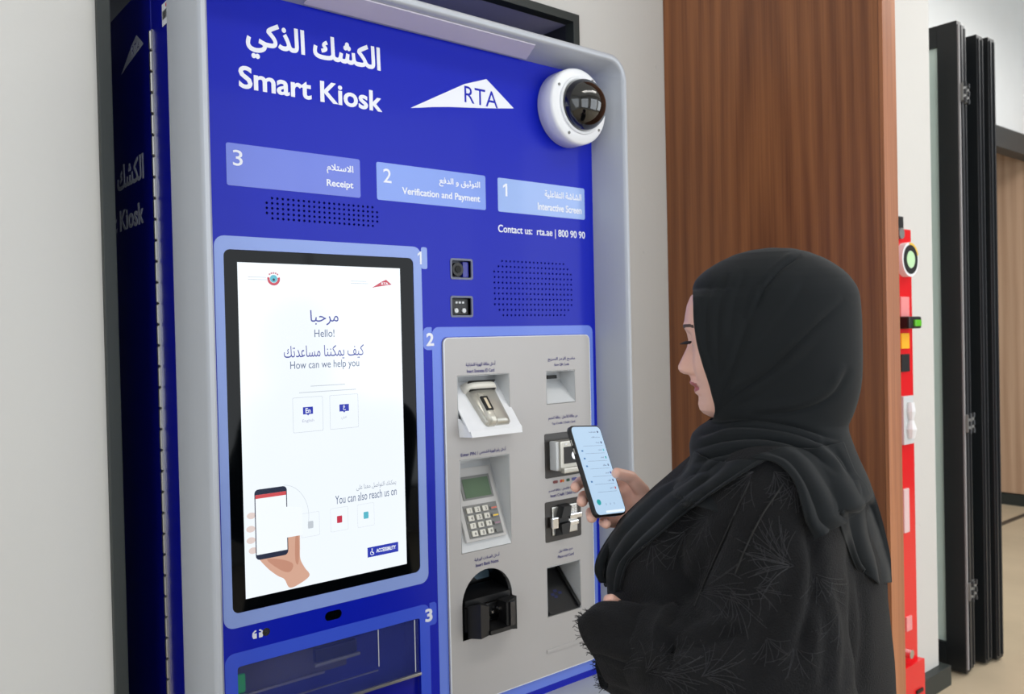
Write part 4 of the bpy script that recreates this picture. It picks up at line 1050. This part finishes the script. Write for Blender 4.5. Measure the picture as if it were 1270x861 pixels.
# ---------------- the body under the clothes: neck, trunk, arms, legs
AX = lambda h, f=0, l=0: np.array((PX, PY, h))+BF*f+BL*l
def sd_under(P):
    nk = sd_cap(P, H0+UP*(-.085)+HF*(-.02), AX(1.31, -.02), .050, .055)
    t = sd_ell(P, AX(1.15, .0), (BF, BL, UP), (.11, .16, .24)); d = smin(nk, t, .05)
    d = smin(d, sd_ell(P, AX(.93, -.01), (BF, BL, UP), (.12, .16, .16)), .06)
    for s in (-1, 1):
        d = smin(d, chain(P, [AX(.90, 0, .08*s), AX(.48, .01, .085*s), AX(.09, -.01, .085*s)], [.08, .052, .035]), .04)
        d = smin(d, sd_cap(P, AX(.045, -.02, .085*s), AX(.035, .14, .10*s), .036, .028), .02)
    shl = cp(949,618,1.13); d = smin(d, chain(P, [AX(1.30, 0, .08), shl, cp(955,845,1.09), cp(860,800,1.12)], [.05, .045, .036, .028]), .03)
    shr = AX(1.29, 0, -.17); d = smin(d, chain(P, [AX(1.30, 0, -.08), shr, cp(880,775,1.46), fa], [.05, .045, .036, .029]), .03)
    return d
uV, uF = surfnet(sd_under, (PX-.42, PY-.42, .0), (PX+.42, PY+.42, 1.46), .011)
allV = np.concatenate([head_V, hV, lV, uV]); o1 = len(head_V); o2 = o1+len(hV); o3 = o2+len(lV)
allF = head_F+[tuple(f+o1) for f in hF]+[tuple(f+o2) for f in lF]+[tuple(f+o3) for f in uF]
body = me_from('body', allV, allF, SKIN, person)
body.data.materials.append(LIPM); body.data.materials.append(BROW)
loc = head_V-H0; zl = loc[:,2]; yl = loc@HF; xl = loc@HL; pyv = 430-zl*HS
mi = np.zeros(len(body.data.polygons), int)
for fi, f in enumerate(head_F):
    k = f[0]
    if k >= NR*NT: continue
    y_, x_, p_ = yl[k], abs(xl[k]), pyv[k]
    if yl[k] > 0.05 and x_ < .023 and 471.5-(x_/.023)*-3 < p_ < 488.5-(x_/.023)*6: mi[fi] = 1
    if yl[k] > 0.05 and .006 < x_ < .056 and abs(p_-(406.0-3.4*math.sin(min(1, (x_-.006)/.050)*2.4))) < 2.3-18*max(0,x_-.03): mi[fi] = 2
body.data.polygons.foreach_set('material_index', mi.tolist())
# eyes, lids' lashes
for s in (1, -1):
    ec = H0+HF*(hy(856)-.0135)+HL*(.030*s)+UP*hz(422)
    t_ = np.linspace(-1.1, 1.1, 12); b = nb()
    up = [ec+HF*(.0150*math.cos(a))+HL*(.0145*math.sin(a)*s)+UP*(.0002) for a in t_]
    dn = [ec+HF*(.0235*math.cos(a))+HL*(.0185*math.sin(a)*s)+UP*(-.0035) for a in t_]
    u_ = [b.verts.new(p) for p in up]; d_ = [b.verts.new(p) for p in dn]
    for i in range(len(t_)-1): b.faces.new((u_[i], u_[i+1], d_[i+1], d_[i]))
    o = obj('eyelashes', b, mat('lashes', (22, 18, 18), rough=.8, var=0), person, metric=True)
    md = o.modifiers.new('thick', 'SOLIDIFY'); md.thickness = .0009
    b = nb(); bmesh.ops.create_uvsphere(b, u_segments=20, v_segments=12, radius=.0118)
    for v in b.verts: v.co += Vector(ec+HF*(-.0055)+UP*(-.001))
    obj('eyeball', b, mat('eye_white', (226, 220, 214), rough=.15, var=0), person, metric=True, smooth=True)

# ---------------- the abaya
TR = np.array([(0.0,.0,.30,.31),(.3,.0,.27,.285),(.6,.005,.235,.255),(.85,.015,.212,.225),(.98,.02,.205,.210),(1.08,.03,.207,.205),(1.17,.035,.208,.20),(1.23,.030,.19,.195),(1.28,.012,.155,.185),(1.32,.0,.12,.165),(1.345,-.005,.095,.12),(1.37,-.005,.075,.085)])
E_L = cp(965,862,1.085); S_L = cp(956,628,1.150); W_L = cp(806,806,1.160)
S_R = AX(1.275, .02, -.165); E_R = cp(872,775,1.47); W_R = cp(812,668,1.395)
def sd_abaya(P):
    h = P[:,2]; q = P-np.array((PX, PY, 0)); f = q@BF; l = q@BL
    c = np.interp(h, TR[:,0], TR[:,1]); a = np.interp(h, TR[:,0], TR[:,2]); b_ = np.interp(h, TR[:,0], TR[:,3])
    k = np.sqrt(((f-c)/a)**2+(l/b_)**2); d = (k-1)*np.minimum(a, b_)*.9
    d = np.maximum(d, h-1.37); d = np.maximum(d, .012-h)
    arm = chain(P, [S_L, E_L], [.088, .086]); d = smin(d, arm, .035)
    fr = chain(P, [E_L, cp(880,846,1.10), W_L], [.082, .080, .060]); fr = smin(arm, fr, .05)
    d = smin(d, fr, .012)
    ra = chain(P, [S_R, E_R, W_R], [.085, .070, .045]); d = smin(d, ra, .03)
    return d
aV, aF = surfnet(sd_abaya, (PX-.46, PY-.46, -.01), (PX+.46, PY+.46, 1.40), .0075)
aN = vnormals(aV, aF)
hh = aV[:,2]; q = aV-np.array((PX, PY, 0)); ang = np.arctan2(q@BL, q@BF)
skirt = np.clip((1.0-hh)/.5, 0, 1)
aV = aV+aN*(skirt*.016*(np.sin(ang*9+hh*1.2)+.5*np.sin(ang*17+2)))[:,None]
near = ((aV-np.array(CLOC))@np.array(CF) < 1.36).astype(float)
AL = [([(924,600),(900,655),(880,700),(862,750)], .004, 3, .001),
      ([(965,600),(935,650),(915,700)], .003, 3, .001),
      ([(870,620),(842,660),(838,700),(860,745)], .012, 10, .004),
      ([(905,640),(872,700),(850,745)], .008, 9, .003),
      ([(845,765),(832,770),(826,800),(832,836)], .012, 5, .010),
      ([(1000,640),(1012,700),(1005,760),(985,830)], .012, 9, .004),
      ([(990,700),(960,760),(940,800),(925,861)], .006, 12, .004),
      ([(925,780),(890,790),(850,800),(800,795)], .008, 9, .005),
      ([(880,755),(850,775),(815,820),(800,850)], .007, 8, .004),
      ([(790,760),(775,790),(765,830)], .006, 6, .004),
      ([(1040,720),(1050,790),(1045,861)], .007, 8, .004),
      ([(1065,700),(1070,780),(1066,861)], .006, 7, .003),
      ([(1020,740),(1025,800),(1020,861)], .006, 8, .004)]
aV = folds(aV, aN, AL, near)
w1 = np.sin(aV[:,2]*38+q@BF*30+np.sin(q@BL*22)*2)*np.sin((q@BF)*26+aV[:,2]*9)
aV = aV+aN*(w1*.0016)[:,None]
abaya = me_from('abaya', aV, aF, ABAYA, person)
# wide open cuff hanging from the near sleeve
def grid_patch(rows, nu, nv):
    """bicubic sheet through rows of control points"""
    R1 = np.array([smooth_line(r, nu) for r in rows]); n1 = R1.shape[1]
    out = np.array([smooth_line([R1[k][i] for k in range(len(rows))], nv) for i in range(n1)])
    return out.transpose(1, 0, 2)
def sheet(name, G, m, parent, th=.0022, disp=None, label=None):
    nv, nu = G.shape[:2]; V = G.reshape(-1, 3); Fq = [(j*nu+i, j*nu+i+1, (j+1)*nu+i+1, (j+1)*nu+i) for j in range(nv-1) for i in range(nu-1)]
    if disp is not None:
        N_ = vnormals(V, np.array(Fq)); V = V+N_*disp.reshape(-1)[:,None]
    o = me_from(name, V, Fq, m, parent)
    md = o.modifiers.new('thick', 'SOLIDIFY'); md.thickness = th; md.offset = 0
    if label: o['label'] = label
    return o
cuff_c = [(826,812,1.150),(800,806,1.158),(776,802,1.166),(754,798,1.172),(739,800,1.178)]
rings_ = []
for k, (x_, y_, z_) in enumerate(cuff_c):
    ct = cp(x_, y_, z_); hgt = (.052, .058, .060, .057, .047)[k]; dep = (.050, .052, .050, .042, .034)[k]
    rr = []
    for t in np.linspace(0, 2*math.pi, 40):
        r = 1+.06*math.sin(5*t+k)+.04*math.sin(9*t)
        rr.append(ct+UP*(hgt*math.sin(t)*r*(1.25 if math.sin(t) < 0 else 1))+BL*(dep*math.cos(t)*r)+BF*(.012*math.sin(2*t)+.010*math.sin(t)))
    rings_.append(rr)
sheet('sleeve_cuff', grid_patch(rings_, 78, 32), ABAYA, person)
# frayed edge of the cuff
fb = nb(); rr = rings_[-1]
for i in range(150):
    t = rng.uniform(0, len(rr)-1.01); k = int(t); p = rr[k]+(rr[k+1]-rr[k])*(t-k)
    d = BF*rng.uniform(.003, .009)+UP*rng.uniform(-.005, .004)+BL*rng.uniform(-.003, .003)
    tube(fb, [p, p+d*.6, p+d+UP*rng.uniform(-.003, .003)], .0004, 4)
fr_ = obj('frayed_threads', fb, SCARF, person, metric=True); fr_['kind'] = 'stuff'

# ---------------- the headscarf: hood and neck wrap in one cloth
BFH, BLH = HF, HL
rowsH = [  # py, front px, back px, half width, opening angle, forward centre share
 (311.5, 950, 962, .008, 0), (313.5, 932, 984, .024, 0), (318, 914, 1000, .038, 0), (326, 896, 1018, .052, 0), (336, 879, 1033, .064, 0), (345, 869, 1043, .072, 0), (352, 865.5, 1048, .076, 0),
 (358, 863.5, 1052, .079, 8), (363, 861, 1054, .081, 30), (370, 859.5, 1056, .083, 46), (382, 860, 1057, .085, 54), (400, 861, 1058, .087, 58), (420, 864, 1058, .089, 60), (432, 866.5, 1058, .089, 60),
 (450, 873, 1058, .088, 60), (470, 881, 1057, .086, 60), (484, 885, 1055, .084, 60), (496, 887, 1052, .082, 58), (506, 887, 1049, .081, 50), (514, 886, 1046, .081, 36), (520, 884, 1043, .082, 14), (525, 879, 1041, .084, 0),
 (532, 868, 1041, .090, 0), (540, 860, 1043, .097, 0), (552, 857, 1047, .107, 0), (566, 858, 1052, .118, 0), (580, 856, 1058, .130, 0), (594, 846, 1064, .142, 0), (606, 836, 1066, .150, 0)]
RH = np.array(rowsH, float)
tpar = np.linspace(0, len(rowsH)-1, 260)
fx = lambda c: np.interp(tpar, np.arange(len(rowsH)), RH[:, c])
def gs(a, s=3):
    k = np.exp(-.5*(np.arange(-9, 10)/s)**2); k /= k.sum(); return np.convolve(np.pad(a, 9, mode='edge'), k, 'valid')
py_, xf, xb, ww, oa = fx(0), gs(fx(1)+np.interp(fx(0), [345, 430, 470, 520], [9, 8, 4, 3])*np.clip(fx(4)/50, 0, 1), 2.0), gs(fx(2), 3), gs(fx(3), 3), gs(fx(4), 2)
NTH = 241; rows = []
for k in range(len(tpar)):
    z = hz(py_[k]); te = math.radians(oa[k]); fwd = hy(xf[k]); bk = hy(xb[k])
    c0 = fwd*.25+bk*.75 if py_[k] < 345 else bk+ (fwd-bk)*.52
    c0 = (fwd+bk)/2 if te < .02 else c0
    cc0 = (fwd+bk)/2
    # ellipse through the opening edge
    A_ = (fwd-cc0)/max(math.cos(te)**.9, .3)
    B2 = cc0-bk
    row = []
    tt_ = np.linspace(te, 2*math.pi-te, NTH)
    for t in tt_:
        ct, st = math.cos(t), math.sin(t)
        y = cc0+(A_*abs(ct)**.9 if ct > 0 else -B2*abs(ct)**.9); x = ww[k]*math.copysign(abs(st)**.9, st)
        drop = 0.0
        if py_[k] > 525: drop = -.012*(py_[k]-525)/80*(1-math.cos(2*t))*.5
        row.append(H0+HF*y+HL*x+UP*(z+drop))
    rows.append(row)
G = np.array(rows); nv, nu = G.shape[:2]
# press the folds
Vh = G.reshape(-1, 3); Fh = np.array([(j*nu+i, j*nu+i+1, (j+1)*nu+i+1, (j+1)*nu+i) for j in range(nv-1) for i in range(nu-1)])
Nh = vnormals(Vh, Fh); 
if ((Vh-H0)*Nh).sum() < 0: Nh = -Nh
HLN = [([(993,318),(968,335),(946,362),(930,398)], .0045, 3, .0035),
       ([(930,394),(918,430),(903,470),(888,512)], .0045, 5, .002),
       ([(1046,372),(1010,405),(975,440),(950,463),(912,490),(888,514)], .0045, 4.5, .0030),
       ([(1052,455),(1030,490),(990,508),(930,516)], .0040, 5, .0030),
       ([(905,340),(893,380),(890,430),(895,480)], .0026, 4, .0012),
       ([(885,350),(876,390),(878,430),(890,475)], .0022, 3.5, .0010),
       ([(925,335),(910,380),(905,420)], .0022, 5, .0012),
       ([(872,365),(869,400),(876,440)], .0014, 2.5, .0008),
       ([(1000,345),(980,380),(945,425),(915,462)], .0018, 6, .0012),
       ([(1020,420),(985,455),(940,490),(900,508)], .0022, 6, .0015),
       ([(884,528),(930,522),(985,530),(1040,548)], .0055, 4, .0030),
       ([(862,545),(905,532),(960,534),(1010,548),(1048,575)], .0050, 4, .0030),
       ([(858,560),(900,548),(950,546),(1000,560),(1040,590)], .0050, 4, .0030),
       ([(858,576),(895,566),(940,560),(985,572),(1020,600)], .0050, 4, .0030),
       ([(850,592),(885,583),(925,575),(960,582)], .0040, 4, .0025),
       ([(1015,545),(1035,560),(1055,590)], .0040, 4, .0030)]
nearh = np.clip(((Nh@np.array(CF)) < .25).astype(float), 0, 1)
Vh = folds(Vh, Nh, HLN, nearh)
scarf = me_from('headscarf', Vh, Fh, SCARF, person)
md = scarf.modifiers.new('thick', 'SOLIDIFY'); md.thickness = .003; md.offset = -1
# ---------------- scarf tails laid over the chest, the shoulder and the back
from mathutils.bvhtree import BVHTree
bvh = BVHTree.FromPolygons(np.concatenate([aV, Vh]).tolist(), [tuple(int(i) for i in f) for f in aF]+[tuple(int(i)+len(aV) for i in f) for f in Fh])
def drape(rows, nu, nv, off, zdef, zmin=1.0, blur=7, keep=0.0):
    """rows of (px,py[,z]) control points; cloth falls on whatever lies below it"""
    rr = [[(q[0], q[1], q[2] if len(q) > 2 else zdef) for q in r] for r in rows]
    G = grid_patch([[np.array(q, float) for q in r] for r in rr], nu, nv)
    nv_, nu_ = G.shape[:2]; Z = G[:,:,2].copy()
    for j in range(nv_):
        for i in range(nu_):
            p = Vector(cp(G[j,i,0], G[j,i,1], 1.0)); d = (p-CLOC).normalized()
            h = bvh.ray_cast(CLOC, d)
            if h[0] is not None:
                z = (h[0]-CLOC).dot(CF)
                Z[j,i] = min(z, Z[j,i]+.05) if keep == 0 else z
    for _ in range(blur):
        Zp = np.pad(Z, 1, mode='edge')
        Zs = (Zp[:-2,1:-1]+Zp[2:,1:-1]+Zp[1:-1,:-2]+Zp[1:-1,2:]+4*Zp[1:-1,1:-1])/8
        Z = np.minimum(Zs, Z+.0)
    Z -= off
    return np.array([[cp(G[j,i,0], G[j,i,1], Z[j,i]) for i in range(nu_)] for j in range(nv_)])
def pleats(G, n, amp, ph=0.0, skew=1.2):
    nv_, nu_ = G.shape[:2]; u = np.linspace(0, 1, nu_)[None,:]; v = np.linspace(0, 1, nv_)[:,None]
    a = 2*math.pi*(n*u+.35*np.sin(v*3.1+ph)*u*(1-u)*4)+ph
    return -amp*(np.abs(np.sin(a*.5))**skew*2-1)*(.35+.65*v)*np.clip(np.minimum(u, 1-u)*10, .15, 1)
# over the chest and the far arm: rows run from the outer edge to the inner edge
T1 = drape([[(862,560,1.27),(885,572),(915,572),(955,568)],
            [(842,590,1.30),(868,592),(900,588),(925,585)],
            [(812,607,1.34),(838,614),(862,616),(884,612)],
            [(782,634,1.35),(806,642),(828,646),(846,640)],
            [(758,662,1.34),(778,668),(797,672),(812,668)],
            [(741,690,1.31),(758,696),(772,697),(784,690)],
            [(738,708,1.29),(752,716),(764,719),(773,712)],
            [(744,722,1.28),(754,729),(763,734),(769,731)]], 72, 110, .010, 1.30)
sheet('scarf_tail', T1, SCARF, person, disp=pleats(T1, 3.2, .0042, .6))
T2 = drape([[(930,568),(970,556),(1010,556),(1046,548,1.28)],
            [(962,574),(992,572),(1030,578),(1060,584,1.28)],
            [(984,596),(1008,600),(1042,602),(1074,602,1.28)],
            [(994,626),(1016,626),(1046,620),(1078,611,1.28)],
            [(1000,648),(1019,645),(1045,634),(1080,614,1.28)],
            [(1011,669),(1030,658),(1055,643),(1083,617,1.275)]], 72, 84, .012, 1.30)
sheet('scarf_tail', T2, SCARF, person, disp=pleats(T2, 3.0, .0045, 1.3))
T3 = drape([[(1030,600),(1050,598),(1066,596,1.27),(1080,604,1.27)],
            [(1036,630),(1055,628),(1072,625,1.27),(1090,632,1.265)],
            [(1046,664),(1060,662),(1078,660,1.27),(1098,662,1.265)],
            [(1056,692),(1066,692),(1084,692,1.27),(1104,692,1.265)],
            [(1063,707),(1072,708),(1086,724,1.27),(1105,722,1.265)]], 56, 60, .006, 1.33)
sheet('scarf_tail', T3, SCARF, person, disp=pleats(T3, 2.4, .0050, .2))
# ---------------- embroidered sprigs
EMB = mat('grey_embroidery', (36, 36, 40), rough=.6, var=.2, vscale=60)
eb = nb()
bva = BVHTree.FromPolygons(aV.tolist(), [tuple(int(i) for i in f) for f in aF])
def thread(pts, r=.00038):
    out = []
    for (x_, y_) in pts:
        d = (Vector(cp(x_, y_, 1.0))-CLOC).normalized(); h = bva.ray_cast(CLOC, d)
        if h[0] is None: return
        out.append(h[0]+h[1]*(.0003 if h[1].dot(d) < 0 else -.0003))
    for a, b_ in zip(out, out[1:]):
        if (a-b_).length > .03: return
    tube(eb, out, r, 4, closed=False)
def sprig(cx_, cy_, ang_, size, n):
    for i in range(n):
        t = (i/(n-1)-.5)*1.9+rng.normal(0, .05); a = ang_+t*.75; L_ = size*(1-.25*abs(t))*rng.uniform(.75, 1.05)
        s0 = rng.uniform(.0, .25)*size; bend = t*.35+rng.normal(0, .12)
        pts = []
        for k in np.linspace(0, 1, 7):
            aa = a+bend*k; pts.append((cx_+(s0+L_*k)*math.cos(aa), cy_+(s0+L_*k)*math.sin(aa)))
        thread(pts)
        if i % 2 == 0:
            m_ = pts[3]; thread([m_, (m_[0]+.16*L_*math.cos(a+.7), m_[1]+.16*L_*math.sin(a+.7)), (m_[0]+.34*L_*math.cos(a+.9), m_[1]+.34*L_*math.sin(a+.9))])
for cx_, cy_, a_, s_z, n_ in ((985,702,3.5,72,16),(975,702,4.0,52,10),(935,585,2.6,55,12),(960,585,1.0,44,9),(985,600,1.6,42,9),(862,735,-.35,66,13),(905,735,1.0,60,11),(935,730,.2,40,8),(800,835,-.6,50,11),(820,838,-.1,60,12),(870,840,-.4,56,11),(810,668,2.0,46,10),(850,660,2.3,52,10),(880,640,2.4,44,9),(1012,712,1.2,44,8),(1040,760,1.4,50,8),(985,800,1.5,44,8),(765,835,-1.2,40,9),(950,790,1.2,40,7)):
    sprig(cx_, cy_, a_, s_z, n_)
em = obj('embroidery', eb, EMB, person, metric=True); em['kind'] = 'stuff'
# seams on the sleeve
sb = nb()
for L_ in ([(930,598),(905,652),(884,700),(862,752)], [(972,600),(945,640),(925,680),(912,712)]):
    pts = []
    for x_, y_ in smooth_line(L_, 24):
        d = (Vector(cp(x_, y_, 1.0))-CLOC).normalized(); h = bva.ray_cast(CLOC, d)
        if h[0] is not None: pts.append(h[0]+h[1]*.0006)
    if len(pts) > 3: tube(sb, pts, .0012, 6)
obj('sleeve_seam', sb, BLACK, person, metric=True)['kind'] = 'stuff'

# ================================================================== THE PHONE
PC = cp(739.7, 583.5, 1.320)
cr_v, cu_v, cf_v = np.array(CR), np.array(CU), np.array(CF)
lv = .0375*cr_v-.130*cu_v-.052*cf_v; wv_ = .0500*cr_v+.0036*cu_v+.0500*cf_v
lh = lv/np.linalg.norm(lv); wh = wv_-lh*(wv_@lh); wh /= np.linalg.norm(wh); nh = np.cross(lh, wh); 
if nh@cf_v > 0: nh = -nh
pm = bpy.data.objects.new('mobile_phone', None); COL.objects.link(pm); pm.location = Vector(PC)
tag(pm, 'black framed mobile phone with a lit list on its screen, in the woman\'s raised hand', 'phone')
def pplate(name, conts, n0, depth, m, parent=None, rule='evenodd'):
    b = plate(nb(), conts, PC+nh*n0, wh, -lh, nh, depth, rule); return obj(name, b, m, parent or pm, metric=True)
HWp, HLp = .0357, .0735
b = nb(); rr = []
for ins_, n_ in ((.0015, -.0042), (.0, -.0032), (0, .0028), (.0012, .0040)):
    rr.append([b.verts.new(PC+wh*x+(-lh)*y+nh*n_) for x, y in rrect(-HWp+ins_, HWp-ins_, -HLp+ins_, HLp-ins_, .0095-ins_)])
for r0, r1 in zip(rr, rr[1:]):
    for k in range(len(r0)): b.faces.new((r0[k], r0[(k+1)%len(r0)], r1[(k+1)%len(r0)], r1[k]))
b.faces.new(rr[0][::-1]); b.faces.new(rr[-1])
obj('case', b, mat('phone_case_black', (18, 18, 20), rough=.35, var=0), pm, metric=True)
ps = pplate('screen', [rrect(-.0330, .0330, -.0708, .0708, .0075)], .0044, .0004, glow('phone_sky', (186, 214, 240), .95))
TXT = glow('phone_text', (70, 84, 130)); LINE = glow('phone_line', (120, 140, 170)); PT = glow('phone_teal', (40, 176, 176)); PW = glow('phone_white', (235, 246, 255), 1.0); PL = glow('phone_link', (70, 130, 190)); PRD = glow('phone_red', (200, 90, 90))
PO = dict(U=wh, V_=-lh, N=nh)
def ptext(s, b4, m=TXT, ar=True): lettering('screen_text', s, b4, m, ps, O=PC+nh*.0047, ar=ar, bold=.01, depth=0, **PO)
# lettering() works in drawing units, so scale: metres -> units
_old = obj
def _metric_lettering(name, s, box4, material, parent, O, U, V_, N, ar, bold, depth):
    if ar: s = shape_ar(s)
    cs = contours_of(s, bold)
    A = np.concatenate(cs); lo = A.min(0); hi = A.max(0); x0, x1, z0, z1 = box4
    cs2 = [[(x0+a*(x1-x0), z0+b_*(z1-z0)) for a, b_ in (c-lo)/(hi-lo)] for c in cs]
    return obj(name, plate(nb(), cs2, O, U, V_, N, depth, 'nonzero'), material, parent, metric=True)
lettering = _metric_lettering
items = ['الرخصة', 'المركبات', 'المواقف', 'سالك', 'الخدمات', 'نول', 'الدفع']
ptext('الصفحة الرئيسية', (.004, .020, .0602, .0632), TXT)
pplate('screen_icon', [circ(.0245, .0618, .0018, 12)], .0047, 0, TXT, ps)
ptext('خدمات الأفراد', (.006, .026, .0515, .0545), TXT)
for k, s in enumerate(items):
    y0 = .0425-k*.0125
    ptext(s, (.013, .021, y0, y0+.0028))
    pplate('screen_icon', [rrect(.0240, .0268, y0-.0005, y0+.0032, .0007)], .0047, 0, [TXT, DT, PT, LINE, DB, TXT, PRD][k], ps)
    pplate('screen_line', [[(-.018, y0-.0040), (.0265, y0-.0040), (.0265, y0-.0036), (-.018, y0-.0036)]], .0047, 0, LINE, ps)
    if k in (1, 2, 3, 5): pplate('screen_link', [rrect(-.0255, -.0215, y0-.0004, y0+.0022, .0005)], .0047, 0, PL, ps)
pplate('chat_button', [circ(-.0215, -.0515, .0046, 20)], .0047, 0, PT, ps)
for k in range(3): pplate('screen_icon', [circ(-.007+k*.0095, -.0555, .0014, 10), circ(-.007+k*.0095, -.0555, .0010, 10)], .0047, 0, LINE, ps)
pplate('home_bar', [rrect(-.012, .030, -.0690, -.0655, .0010)], .0047, 0, PW, ps)
pplate('side_button', [[(0,0),(.001,0),(.001,.001)]], .0, 0, STEEL) if False else None
for y0 in (.028, .042): 
    b = nb(); hexa(b, [PC-wh*(HWp+.0008)-lh*(y0+dy_)+nh*dn_ for dy_, dn_ in ((0,-.001),(.009,-.001),(.009,.001),(0,.001))], [PC-wh*(HWp-.001)-lh*(y0+dy_)+nh*dn_ for dy_, dn_ in ((0,-.001),(.009,-.001),(.009,.001),(0,.001))])
    obj('volume_button', b, STEEL, pm, metric=True)
